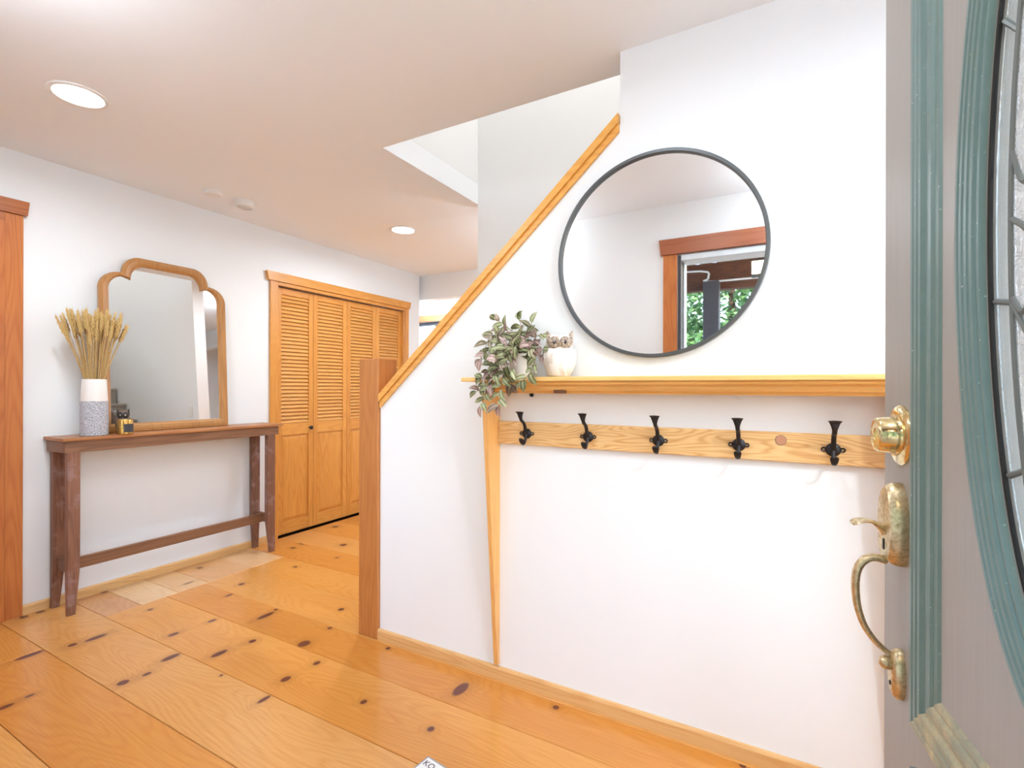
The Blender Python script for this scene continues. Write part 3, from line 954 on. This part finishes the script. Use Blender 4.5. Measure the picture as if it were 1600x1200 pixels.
# ------------------------------------------------------------------ console table
TB = empty('console_table', (-3.43, 1.78, 0), 'long narrow dark brown wooden console table against the left wall', 'table')
def tb(name, x0, x1, y0, y1, z0, z1, mat, bev=.002, par=None):
    bm = nb(); box(bm, x0+3.43, x1+3.43, y0-1.78, y1-1.78, z0, z1, bev); return link(name, bm, mat, TB)
tb('table_top', -3.560, -3.315, 1.140, 2.445, .928, .945, M['table_top'], .002)
bm = nb()
for a in ((-3.343, -3.325, 1.152, 2.412), (-3.553, -3.535, 1.152, 2.412)):
    box(bm, a[0]+3.43, a[1]+3.43, a[2]-1.78, a[3]-1.78, .866, .9275, .001)
for a in ((1.152, 1.170), (2.394, 2.412)):
    box(bm, -3.5345+3.43, -3.3435+3.43, a[0]-1.78, a[1]-1.78, .866, .9275, .001)
link('apron', bm, M['table_y'], TB)
def leg(xa, xb, ya, yb, inx, iny):
    """straight post, then tapering below the stretcher on its inner sides"""
    bm = nb()
    zs = [.8655, .25, 0.0]
    tp = [(0, 0), (0, 0), (.016, .020)]
    R = []
    for z, (tx, ty) in zip(zs, tp):
        x0, x1, y0, y1 = xa, xb, ya, yb
        if inx > 0: x1 -= tx
        else: x0 += tx
        if iny > 0: y1 -= ty
        else: y0 += ty
        R.append([bm.verts.new((x+3.43, y-1.78, z)) for x, y in ((x0, y0), (x1, y0), (x1, y1), (x0, y1))])
    bm.faces.new(R[0]); bm.faces.new(R[-1])
    for A, B in zip(R, R[1:]):
        for q in range(4):
            bm.faces.new((A[q], A[(q+1) % 4], B[(q+1) % 4], B[q]))
    bmesh.ops.recalc_face_normals(bm, faces=bm.faces)
    es = [e for e in bm.edges if abs(e.verts[0].co.z-e.verts[1].co.z) > .1]
    bmesh.ops.bevel(bm, geom=es, offset=.002, segments=1, affect='EDGES')
    link('leg', bm, M['table_z'], TB)
leg(-3.365, -3.325, 1.165, 1.219, -1, 1)
leg(-3.545, -3.505, 1.165, 1.219, 1, 1)
leg(-3.365, -3.325, 2.325, 2.385, -1, -1)
leg(-3.545, -3.505, 2.325, 2.385, 1, -1)
tb('end_stretcher', -3.504, -3.366, 1.180, 1.202, .215, .280, M['table_y'], .002)
tb('end_stretcher', -3.504, -3.366, 2.347, 2.369, .215, .280, M['table_y'], .002)
tb('long_stretcher', -3.446, -3.424, 1.2025, 2.3465, .211, .274, M['table_y'], .002)

# ------------------------------------------------------------------ leaning arched mirror
ZT = .9455
MH, MW = 1.075, .745
mr = empty('leaning_mirror', (-3.496, 1.745, ZT), 'wooden framed mirror with notched arched top leaning on the console table', 'mirror')
mr.rotation_euler = (math.radians(0), -math.atan2(.052, MH), 0)   # leans back towards the wall
def half_profile(off):
    """outline of the right half, from bottom to top centre; off moves it inwards"""
    w = MW/2-off
    pts = [(w, off), (w, .85)]
    # lower shoulder: quarter arc
    r1 = .105-off*.35
    cx, cz = w-r1, .86
    for i in range(0, 9):
        t = math.radians(2+i*9.6)
        pts.append((cx+r1*math.cos(t), cz+r1*math.sin(t)))
    nx, nz = MW/2-.118-off*.95, .968-off*.75     # notch
    pts.append((nx, nz))
    # upper shoulder arc from the notch to the flat top
    ex, ez = MW/2-.215-off*.55, MH-off
    for i in range(1, 9):
        t = i/8
        a = t*PI/2
        pts.append((nx+(ex-nx)*(1-math.cos(a)), nz+(ez-nz)*math.sin(a)))
    return pts
def outline(off):
    h = half_profile(off)
    L = [(-x, z) for x, z in reversed(h)]
    return h+L      # goes bottom right -> top -> bottom left
def frame_mesh():
    bm = nb()
    prof = [(0, 0), (0, .024), (.004, .028), (.012, .027), (.014, .030), (.036, .028), (.042, .022), (.044, .018), (.049, .016), (.052, .010), (.052, 0)]
    R = []
    for w, h in prof:
        R.append([bm.verts.new((h, x, z)) for x, z in outline(w)])
    n = len(R[0])
    for A, B in zip(R, R[1:]+R[:1]):
        for i in range(n):
            j = (i+1) % n
            bm.faces.new((A[i], A[j], B[j], B[i]))
    return bm
link('frame', frame_mesh(), M['mirror_frame'], mr, smooth=True)
bm = nb()
A = [bm.verts.new((.009, x, z)) for x, z in outline(.0505)]
B = [bm.verts.new((.003, x, z)) for x, z in outline(.0505)]
bm.faces.new(A); bm.faces.new(B)
for i in range(len(A)):
    j = (i+1) % len(A)
    bm.faces.new((A[i], A[j], B[j], B[i]))
link('mirror_glass', bm, M['mirror'], mr)

# ------------------------------------------------------------------ vase with wheat
VX, VY = -3.392, 1.305
vs = empty('vase', (VX, VY, ZT), 'tall white and speckled grey ceramic vase at the left end of the console table', 'vase')
bm = nb(); lathe(bm, [(0, 0), (.060, 0), (.0635, .004), (.0635, .010), (.0615, .190), (.0605, .194)], 48, cap=False); link('speckled_base', bm, M['speckle'], vs, smooth=True)
bm = nb(); lathe(bm, [(.0605, .190), (.0608, .195), (.059, .24), (.0545, .312), (.0535, .315), (.0505, .313), (.053, .24), (.055, .15), (.05, .02), (0, .015)], 48, cap=False); link('white_neck', bm, M['ceramic'], vs, smooth=True)
wb = empty('wheat_bunch', (VX, VY, ZT+.02), 'spreading bunch of dried golden wheat standing in the vase', 'dried wheat')
rw = random.Random(11)
ear_meshes = []
for k_ in range(3):
    bm = nb()
    L = .085+.012*k_
    # grains in two opposite rows plus awns
    for i in range(9):
        z = L*i/9
        s_ = 1.0 if 0 < i < 7 else .7
        for a in (0, PI/2, PI, 3*PI/2):
            if (i+int(a/(PI/2))) % 2: continue
            c = Vector((.0052*math.cos(a)*s_, .0052*math.sin(a)*s_, z))
            bmesh.ops.create_cone(bm, segments=4, radius1=.0055*s_, radius2=.0006, depth=.018,
                                  matrix=Matrix.Translation(c+Vector((0, 0, .007))) @ Matrix.Rotation(.25, 4, Vector((-math.sin(a), math.cos(a), 0))))
    for i in range(9):
        a = i*2.4
        z = L*(.3+.7*i/9)
        p0 = Vector((.003*math.cos(a), .003*math.sin(a), z)); p1 = p0+Vector((.010*math.cos(a), .010*math.sin(a), .038))
        q = Vector((-math.sin(a), math.cos(a), 0))*.0005
        v = [bm.verts.new(p) for p in (p0+q, p0-q, p1)]
        bm.faces.new(v)
    me = bpy.data.meshes.new('ear'); bm.to_mesh(me); bm.free(); me.materials.append(M['wheat_ear']); ear_meshes.append((me, L))
NW = 84
for i in range(NW):
    ga = i*2.39996
    rr = math.sqrt((i+.5)/NW)
    R_ = .132*rr
    tx, ty = R_*.62*math.cos(ga), R_*1.0*math.sin(ga)   # flatter towards the wall
    tz = .585-.02*rr+rw.uniform(-.035, .03)-(.04 if rr > .85 else 0)
    tx = max(tx, -.055)
    b0 = Vector((-tx*.18+rw.uniform(-.012, .012), -ty*.18+rw.uniform(-.012, .012), .0))
    tip = Vector((tx, ty, tz))
    mid = b0.lerp(tip, .5)
    nk = .305-.02
    at = b0.lerp(tip, nk/tz)
    rad2 = math.hypot(at.x, at.y)
    if rad2 > .042:
        at.x *= .042/rad2; at.y *= .042/rad2
    P = smooth_path([b0, at, at.lerp(tip, .5)+Vector((-tx*.03, -ty*.03, .0)), tip], 3)
    bm = nb(); sweep(bm, P, [.0016]*len(P), 4)
    s_ = link('wheat_stalk', bm, M['wheat'], wb)
    me, L = ear_meshes[i % 3]
    dirv = (P[-1]-P[-2]).normalized()
    e = put('ear', me, s_, tip)
    e.rotation_euler = Vector((0, 0, 1)).rotation_difference(dirv).to_euler()
    e.location = tip-dirv*.01
# ------------------------------------------------------------------ candle and small brown owl
cd = empty('candle_jar', (-3.346, 1.434, ZT), 'small gold candle jar with a dark label in front of the leaning mirror', 'candle')
bm = nb(); lathe(bm, [(0, 0), (.035, 0), (.038, .003), (.038, .080), (.036, .083), (.034, .080), (.033, .060), (0, .058)], 36, cap=False); link('jar', bm, M['gold'], cd, smooth=True)
bm = nb()
for i in range(10):
    pass
seg = 14
a0, a1 = math.radians(-62), math.radians(28)
A = [bm.verts.new((.0388*math.cos(a0+(a1-a0)*i/seg), .0388*math.sin(a0+(a1-a0)*i/seg), .012)) for i in range(seg+1)]
B = [bm.verts.new((v.co.x, v.co.y, .060)) for v in A]
for i in range(seg):
    bm.faces.new((A[i], A[i+1], B[i+1], B[i]))
lab = link('label', bm, M['label'], cd, smooth=True, rot=(0, 0, math.radians(30)))
bm = nb(); lathe(bm, [(0, .0585), (.032, .0585), (.032, .0595), (0, .0595)], 24, cap=False); link('wax', bm, M['ceramic'], cd)

def owl(name, loc, rot, s, mats, label, fx=1.0):
    body_m, mask_m, eye_m, beak_m = mats
    t = empty(name, loc, label, 'figurine', rot=rot)
    # faces local -y ; body: egg, wider head with tufts
    bm = nb()
    prof = [(0, 0), (.034, 0), (.042, .006), (.054, .030), (.0615, .056), (.062, .078), (.056, .097), (.050, .108), (.050, .118), (.052, .130), (.049, .142), (.038, .152), (.020, .157), (0, .157)]
    seg = 32
    lathe(bm, prof, seg, cap=False)
    for v in bm.verts:
        v.co.y *= .80
        if v.co.z > .135:                       # ear tufts
            f_ = (v.co.z-.135)/.022
            e_ = max(0, 1-abs(abs(v.co.x)-.038)/.022)
            v.co.z += .018*e_*f_
            v.co.x *= 1+.10*f_*e_
    link('body', bm, body_m, t, smooth='all').scale = (s*fx, s*fx, s)
    for sx in (-1, 1):
        # ear tuft
        bm = nb()
        bmesh.ops.create_cone(bm, segments=6, radius1=.020, radius2=.001, depth=.044, matrix=Matrix.Translation((sx*.040, -.018, .152)) @ Matrix.Rotation(sx*.35, 4, 'Y') @ Matrix.Diagonal((1, .7, 1, 1)))
        link('ear_tuft', bm, mask_m, t, smooth=True).scale = (s*fx, s*fx, s)
        bm = nb()
        ball(bm, (sx*.0215, -.031, .126), 1, 20, (.0255, .0135, .0240), Matrix.Rotation(sx*.45, 4, 'Z'))
        link('face_disc', bm, mask_m, t, smooth='all').scale = (s*fx, s*fx, s)
        bm = nb()
        ball(bm, (sx*.0175, -.0415, .127), .0098, 16, (1, .6, 1))
        e = link('eye', bm, eye_m, t, smooth='all'); e.scale = (s*fx, s*fx, s)
        bm = nb(); ball(bm, (sx*.0175-.003, -.0470, .130), .0022, 8); link('glint', bm, M['ceramic'], e, smooth='all')
    bm = nb()
    bmesh.ops.create_cone(bm, segments=8, radius1=.0065, radius2=.0008, depth=.020, matrix=Matrix.Translation((0, -.047, .115)) @ Matrix.Rotation(PI-.35, 4, 'X'))
    link('beak', bm, beak_m, t, smooth=True).scale = (s*fx, s*fx, s)
    for sx in (-1, 1):
        bm = nb(); ball(bm, (sx*.050, .004, .066), 1, 16, (.014, .030, .042), Matrix.Rotation(sx*.1, 4, 'Y'))
        link('wing', bm, body_m, t, smooth='all').scale = (s*fx, s*fx, s)
    return t
owl('brown_owl_figurine', (-3.424, 1.458, ZT), math.radians(62), .84, (M['owl_brown'], M['owl_dark'], M['owl_mask'], M['owl_dark']),
    'little brown owl figurine with dark goggle eyes behind the gold candle', fx=.72)

# ------------------------------------------------------------------ shelf on the stair wall
SH = empty('wall_shelf', (-.385, YS0, 1.196), 'long pine mantel shelf with crown moulding and tapered brackets', 'shelf')
def sloc(o):
    o.location = tuple(-c for c in SH.location); return o
KS = wood('shelf_pine', srgb(246, 200, 126), srgb(226, 168, 92), 'X', low=9, rough=.35, rand=True)
bm = nb(); box(bm, -1.150, .375, 1.655, YS0-.0005, 1.243, 1.260, .003); sloc(link('shelf_board', bm, KS, SH))
bm = nb()
cp = [(YS0-.0005, 1.2425), (1.668, 1.2425), (1.665, 1.237), (1.669, 1.232), (1.688, 1.230), (1.696, 1.224), (1.697, 1.217), (1.692, 1.2125), (1.695, 1.2095), (1.714, 1.2085), (1.718, 1.204), (1.716, 1.198), (YS0-.0005, 1.198)]
prism(bm, cp, 0, -1.066, .300); sloc(link('crown_moulding', bm, KS, SH))
for x in (-1.0655, .2745):
    bm = nb()
    prism(bm, [(YS0-.0005, 1.1975), (1.684, 1.1975), (1.684, 1.175), (YS0-.018, .064), (YS0-.0005, .060)], 0, x, x+.0175)
    m_ = M['pine_z']
    sloc(link('bracket', bm, wood('bracket_pine', srgb(240, 186, 112), srgb(214, 148, 78), 'Z', low=9, rand=False), SH))
# knot block on the crown and keyhole tabs
bm = nb(); box(bm, -.755, -.712, 1.690, 1.712, 1.199, 1.2125, .001); sloc(link('knot', bm, plain('knot_brown', srgb(120, 74, 44), .5, var=.2), SH)); SH.children[-1]['label'] = 'dark brown knot'
for x, mt in ((-.90, M['iron']), (-.135, M['white'])):
    bm = nb(); lathe(bm, [(0, 0), (.009, 0), (.009, .003), (.004, .0035), (.0035, .002), (0, .002)], 16); o = link('hanger_tab', bm, mt, SH, rot=(PI/2, 0, 0), loc=(x+.385, -.001, 1.191-1.196))
# hook rail
HR = empty('coat_rack', (-.385, YS0, .988), 'pine hook rail with five black cast iron coat hooks under the shelf', 'coat rack')
rail_m = wood('rail_pine', srgb(240, 202, 142), srgb(206, 150, 88), 'X', low=16, lines=18, amt=.55, stretch=.13, rough=.35, rand=False, knots=[(.335, .068, .014, .012)], knotcol=srgb(170, 116, 92))
bm = nb(); box(bm, -1.0475+.385, .2740+.385, -.019, -.0005, 0, .093, .002); link('rail_board', bm, rail_m, HR)
bm = nb(); lathe(bm, [(0, 0), (.0165, 0), (.0165, .0008), (0, .0008)], 24); link('plug_ring', bm, M['beak'], HR, rot=(PI/2, 0, 0), loc=(-.012+.385, -.0190, .068))
bm = nb(); lathe(bm, [(0, 0), (.014, 0), (.0143, .0014), (.0125, .0016), (0, .0014)], 24); o = link('wood_plug', bm, plain('plug_wood', srgb(196, 140, 108), .5), HR, rot=(PI/2, 0, 0), loc=(-.012+.385, -.0192, .068)); o['label'] = 'round darker knot plug between the last two hooks'
# coat hooks
def plate_mesh():
    bm = nb()
    lathe(bm, [(0, 0), (.0205, 0), (.0205, .003), (.0175, .006), (.008, .009), (0, .0095)], 28, cap=False)
    for sx in (-1, 1):
        lathe(bm, [(.0035, 0), (.0075, 0), (.0075, .003), (.0060, .0042), (.0035, .003), (.0035, 0)], 16, cx=sx*.0245, cap=False)
    bmesh.ops.rotate(bm, verts=bm.verts, cent=(0, 0, 0), matrix=Matrix.Rotation(PI/2, 3, 'X'))
    return bm
def me_of(bm, name, mat, smooth=True):
    bmesh.ops.recalc_face_normals(bm, faces=bm.faces)
    me = bpy.data.meshes.new(name); bm.to_mesh(me); bm.free(); me.materials.append(mat)
    me.shade_smooth(); me.set_sharp_from_angle(angle=math.radians(45))
    return me
plate_me = me_of(plate_mesh(), 'back_plate', M['iron'])
bm = nb()
P = smooth_path([(0, -.006, .002), (0, -.014, .014), (0, -.020, .032), (0, -.032, .046), (0, -.049, .056), (0, -.058, .070), (0, -.061, .083), (0, -.066, .089)], 5)
n_p = len(P)
sweep(bm, P, [(.0068 if i/(n_p-1) < .62 else .0068+.0120*((i/(n_p-1)-.62)/.38)**1.2, .0058 if i/(n_p-1) < .66 else .0058-.0026*((i/(n_p-1)-.66)/.34)) for i in range(n_p)], 12, up=Vector((1, 0, 0)))
up_me = me_of(bm, 'upper_prong', M['iron'])
bm = nb()
P = smooth_path([(0, -.006, 0), (0, -.012, -.018), (0, -.020, -.034), (0, -.032, -.041), (0, -.043, -.034), (0, -.050, -.020), (0, -.057, -.016)], 5)
n_p = len(P)
sweep(bm, P, [(.0055+(.006*max(0, (i/(n_p-1)-.45)/.35) if i/(n_p-1) < .82 else .006*(1-(i/(n_p-1)-.82)/.18*.9)), .0045-.0025*(i/(n_p-1))) for i in range(n_p)], 12, up=Vector((1, 0, 0)))
lo_me = me_of(bm, 'lower_prong', M['iron'])
for x in (-.912, -.652, -.391, -.133, .127):
    h = put('coat_hook', plate_me, HR, (x+.385, -.0192, 1.035-.988))
    put('upper_prong', up_me, h); put('lower_prong', lo_me, h)

# ------------------------------------------------------------------ round mirror
RM = empty('round_mirror', (-.408, YS0, 1.694-.36), 'large round wall mirror in a thin dark grey metal frame', 'mirror')
bm = nb(); lathe(bm, [(.352, .0), (.366, .0), (.366, .026), (.364, .028), (.355, .028), (.353, .026), (.352, .0)], 96, cap=False)
link('frame', bm, M['dark_metal'], RM, smooth=True, loc=(0, -.0005, .36), rot=(PI/2, 0, 0))
bm = nb(); lathe(bm, [(0, .006), (.3525, .006), (.3525, .0165), (0, .0165)], 96, cap=False)
link('mirror_glass', bm, M['mirror'], RM, loc=(0, -.0005, .36), rot=(PI/2, 0, 0))

# ------------------------------------------------------------------ white owl, potted trailing plant
owl('white_owl_figurine', (-.745, 1.722, 1.2605), math.radians(24), 1.0, (M['owl'], M['owl_mask'], M['owl_dark'], M['beak']),
    'white ceramic owl figurine with brown mask on the shelf beside the trailing plant')
PX, PY = -.905, 1.722
PT = empty('trailing_plant', (PX, PY, 1.2605), 'trailing green and purple striped-leaf plant in a white pot on the shelf', 'plant')
bm = nb(); lathe(bm, [(0, 0), (.036, 0), (.040, .004), (.044, .012), (.056, .085), (.057, .090), (.053, .090), (.049, .070), (0, .068)], 36, cap=False); link('pot', bm, M['ceramic'], PT, smooth=True)
bm = nb(); lathe(bm, [(0, .0685), (.048, .0685), (.03, .078), (0, .082)], 20, cap=False); link('soil', bm, plain('soil', srgb(90, 70, 52), .9, bump=.4), PT)
leaf_mes = []
for k_ in range(3):
    bm = nb()
    L, Wd = (.056, .050, .062)[k_], (.0165, .0175, .0155)[k_]
    st_ = [(0, .002), (.15, .6), (.38, 1.0), (.62, .88), (.84, .45), (1.0, .02)]
    rows = []
    for t, w in st_:
        z = .010*math.sin(t*PI)-(.010+.005*k_)*t*t
        rows.append([bm.verts.new((L*t, s_*w*Wd, z+(.0035 if s_ else 0)*w)) for s_ in (-1, 0, 1)])
    for A, B in zip(rows, rows[1:]):
        bm.faces.new((A[0], A[1], B[1], B[0])); bm.faces.new((A[1], A[2], B[2], B[1]))
    r_ = bmesh.ops.solidify(bm, geom=bm.faces[:], thickness=.0006)
    me = bpy.data.meshes.new('leaf'); bmesh.ops.recalc_face_normals(bm, faces=bm.faces); bm.to_mesh(me); bm.free(); me.materials.append(M['leaf']); me.shade_smooth(); leaf_mes.append(me)
# vines: image anchors turned once into world points at sensible depths
vines = [
    ([(812, 545), (803, 522), (788, 508), (776, 500)], 1.71), ([(816, 545), (815, 518), (812, 500)], 1.715), ([(822, 545), (826, 520), (830, 505)], 1.70),
    ([(826, 545), (838, 525), (846, 524)], 1.69), ([(828, 548), (842, 540), (852, 556)], 1.70), ([(806, 545), (785, 525), (768, 528), (757, 545)], 1.69),
    ([(804, 545), (780, 535), (765, 550), (752, 562)], 1.67), ([(806, 548), (788, 540), (776, 562), (764, 582), (752, 592)], 1.65),
    ([(808, 548), (795, 545), (780, 575), (768, 600), (757, 622), (753, 634)], 1.635), ([(812, 550), (800, 545), (790, 572), (784, 600), (781, 622), (780, 634)], 1.63),
    ([(814, 548), (806, 540), (798, 565), (796, 588), (800, 600)], 1.64), ([(822, 548), (832, 545), (836, 562), (828, 582), (814, 598)], 1.64),
    ([(810, 545), (798, 528), (790, 536), (788, 552)], 1.66), ([(818, 545), (812, 525), (806, 532), (802, 550)], 1.665), ([(806, 546), (790, 545), (772, 572), (760, 600), (745, 612)], 1.64),
    ([(824, 545), (820, 530), (824, 522)], 1.68), ([(808, 544), (794, 518), (782, 518), (772, 530)], 1.685), ([(808, 546), (792, 548), (780, 566), (773, 586), (766, 606)], 1.65)]
rl = random.Random(5)
base = Vector((PX, PY, 1.2605))
for vi, (px, dep) in enumerate(vines):
    pts = [Vector((PX+rl.uniform(-.02, .02), PY+rl.uniform(-.02, .02), 1.2605+.078))]
    n_ = len(px)
    for i, (u, v) in enumerate(px):
        f_ = min(1, (i+1)/2)
        pts.append(at_y(u, v, PY*(1-f_)+dep*f_))
    P = smooth_path([p-base for p in pts], 6)
    bm = nb(); sweep(bm, P, [.0013]*len(P), 5); link('stem', bm, M['stem'], PT)
    # leaves along the vine
    acc = .018
    side = 1
    for a, b in zip(P, P[1:]):
        acc += (b-a).length
        if acc > .0165:
            acc = 0
            side = -side
            dirv = (b-a).normalized()
            yaw = math.atan2(dirv.x, dirv.z)
            ang = yaw+side*rl.uniform(.5, 1.3)
            d_ = Vector((math.sin(ang), -rl.uniform(.15, .8), math.cos(ang)*.9-rl.uniform(0, .25))).normalized()
            nrm = Vector((rl.uniform(-.5, .5), -1, rl.uniform(.1, .9)))
            nrm = (nrm-d_*nrm.dot(d_)).normalized()
            yv = nrm.cross(d_)
            o = put('leaf', leaf_mes[rl.randrange(3)], PT, b)
            mt = Matrix((d_, yv, nrm)).transposed()
            o.rotation_euler = mt.to_euler()
            sc_ = rl.uniform(.62, 1.0)
            o.scale = (sc_,)*3
    dirv = (P[-1]-P[-2]).normalized()
    nrm = Vector((0, -1, .3)); nrm = (nrm-dirv*nrm.dot(dirv)).normalized()
    o = put('leaf', leaf_mes[vi % 3], PT, P[-1]); o.rotation_euler = Matrix((dirv, nrm.cross(dirv), nrm)).transposed().to_euler(); o.scale = (.8,)*3

# ------------------------------------------------------------------ paper packet at the bottom edge of the frame
pk = empty('paper_packet', (-.978, 1.246, 0.0005), 'corner of a clear plastic sleeve with a printed white card on the floor', 'packet', rot=math.radians(-8))
bm = nb(); box(bm, -.06, .06, -.05, .05, 0, .0025, .001); link('plastic_sleeve', bm, plain('sleeve_plastic', srgb(176, 172, 170), .25), pk)
bm = nb(); box(bm, -.053, .053, -.043, .043, .0026, .0034); link('card', bm, M['paper'], pk)
cu = bpy.data.curves.new('lettering', 'FONT'); cu.body = 'KO'; cu.size = .03; cu.extrude = .0002
tmp = bpy.data.objects.new('lettering', cu); COL.objects.link(tmp)
bpy.context.view_layer.update()
lm = bpy.data.meshes.new_from_object(tmp.evaluated_get(bpy.context.evaluated_depsgraph_get()))
bpy.data.objects.remove(tmp); lm.materials.clear(); lm.materials.append(M['ink'])
put('lettering', lm, pk, (-.049, .012, .0038))

# ------------------------------------------------------------------ outside the entrance: porch and trees
pd = empty('porch_deck', (0, -1.2, -.06), 'grey wooden porch deck outside the entrance', 'deck', kind='structure')
for i in range(16):
    bm = nb(); box(bm, -3.2, 3.2, -1.2+i*.142, -1.2+i*.142+.136, -.03, 0, .002); link('deck_board', bm, M['deck'], pd)
pr_ = empty('porch_roof', (0, -1.2, 2.3), 'dark brown timber porch roof outside the entrance', 'porch roof', kind='structure')
for i in range(14):
    bm = nb(); y0 = -1.2+i*.178
    box(bm, -1.7, 1.7, y0, y0+.172, .42-.0, .44, .001); link('roof_board', bm, M['brownbeam'], pr_)
bm = nb(); box(bm, -1.7, 1.7, -.86, -.74, -.06, .22, .004); link('eave_beam', bm, M['brownbeam'], pr_)
for x in (-1.5, 0.0, 1.5):
    bm = nb(); box(bm, x-.03, x+.03, -1.2, 1.13, .26, .40, .002); link('rafter', bm, M['brownbeam'], pr_)
bm = nb(); P = smooth_path([(-1.6, -.725, .16), (-.78, -.72, .14), (-.70, -.72, .06), (-.62, -.72, .02), (.9, -.72, .03)], 4); sweep(bm, P, [.010]*len(P), 8, up=Vector((0, 1, 0))); link('conduit', bm, M['frame_white'], pr_, smooth=True)
bm = nb(); box(bm, -.075, .075, -.075, .075, -.06, 2.30, .004)
tag(link('porch_post', bm, M['charcoal'], loc=(-.66, -1.85, 0)), 'square charcoal porch post reflected in the round mirror', 'post')
pl = empty('porch_lantern', (-.19, -.95, 2.72), 'square glowing porch lantern reflected at the edge of the round mirror', 'lantern')
bm = nb(); box(bm, -.008, .008, -.008, .008, -.46, 0); link('rod', bm, M['iron'], pl)
bm = nb(); box(bm, -.05, .05, -.05, .05, -.575, -.47, .004); link('lantern_glass', bm, emis('lantern_glow', (1, .85, .6, 1), 4), pl)
bm = nb(); box(bm, -.058, .058, -.058, .058, -.469, -.458); box(bm, -.055, .055, -.055, .055, -.585, -.576); link('lantern_cap', bm, M['iron'], pl)
L = bpy.data.lights.new('lantern_bulb', 'POINT'); L.energy = 8; L.color = (1, .8, .55); L.shadow_soft_size = .06
lo = bpy.data.objects.new('bulb', L); COL.objects.link(lo); lo.parent = pl; lo.location = (.12, 0, -.52)

bm = nb(); box(bm, -30, 30, -30, 30, -.12, -.10)
tag(link('ground', bm, M['bounce_ground']), 'unseen ground around the house, pale to bounce light indoors', 'ground', kind='structure')
def tree(x, y, h, w, mat, seed, label, n=9000, ls=.075):
    r = random.Random(seed)
    t = empty('tree', (x, y, -.10), label, 'tree')
    bm = nb(); P = [(0, 0, 0), (.05, .02, h*.35), (0, 0, h*.7), (.02, 0, h*.92)]; sweep(bm, P, [.13, .10, .06, .02], 8); link('trunk', bm, M['bark'], t, smooth=True)
    bm = nb()
    for i in range(n):
        z = h*(.12+.88*r.random())
        f_ = (z/h)
        rad_ = w*(1-.75*f_**1.6)*(.45+.55*r.random()**.5)*(1+.18*math.sin(z*5+seed))
        a = r.uniform(0, 2*PI)
        c = Vector((rad_*math.cos(a), rad_*math.sin(a), z+r.uniform(-.1, .1)))
        s_ = ls*r.uniform(.6, 1.4)
        u_ = Vector((r.uniform(-1, 1), r.uniform(-1, 1), r.uniform(-.6, .6))).normalized()
        v_ = u_.cross(Vector((r.uniform(-1, 1), r.uniform(-1, 1), r.uniform(-1, 1)))).normalized()
        q = [bm.verts.new(p) for p in (c-u_*s_, c+v_*s_*.45, c+u_*s_, c-v_*s_*.45)]
        bm.faces.new(q)
    link('crown', bm, mat, t)
    return t
tl = ['light green bushy tree beyond the porch, left in the round mirror', 'blue-green conifer beyond the porch post', 'tall light green tree farther behind the porch', 'dark conifer right of the porch view', 'green tree at the far left of the porch view']
tree(-2.6, -5.6, 4.2, 1.3, M['fol1'], 1, tl[0])
tree(.5, -6.0, 5.5, 1.4, M['fol2'], 2, tl[1])
tree(-1.3, -11.0, 8.5, 2.2, M['fol1'], 3, tl[2], 14000, .11)
tree(5.2, -9.0, 7.0, 1.8, M['fol2'], 4, tl[3])
tree(-7.0, -9.0, 6.5, 2.0, M['fol1'], 5, tl[4])
tree(-5.6, 10.5, 5.5, 2.0, M['fol1'], 6, 'sunlit green tree outside the far window', 2600, .13)
tree(-9.5, 15.0, 7.5, 2.0, M['fol1'], 8, 'taller sunlit tree farther outside the far window', 2600, .15)
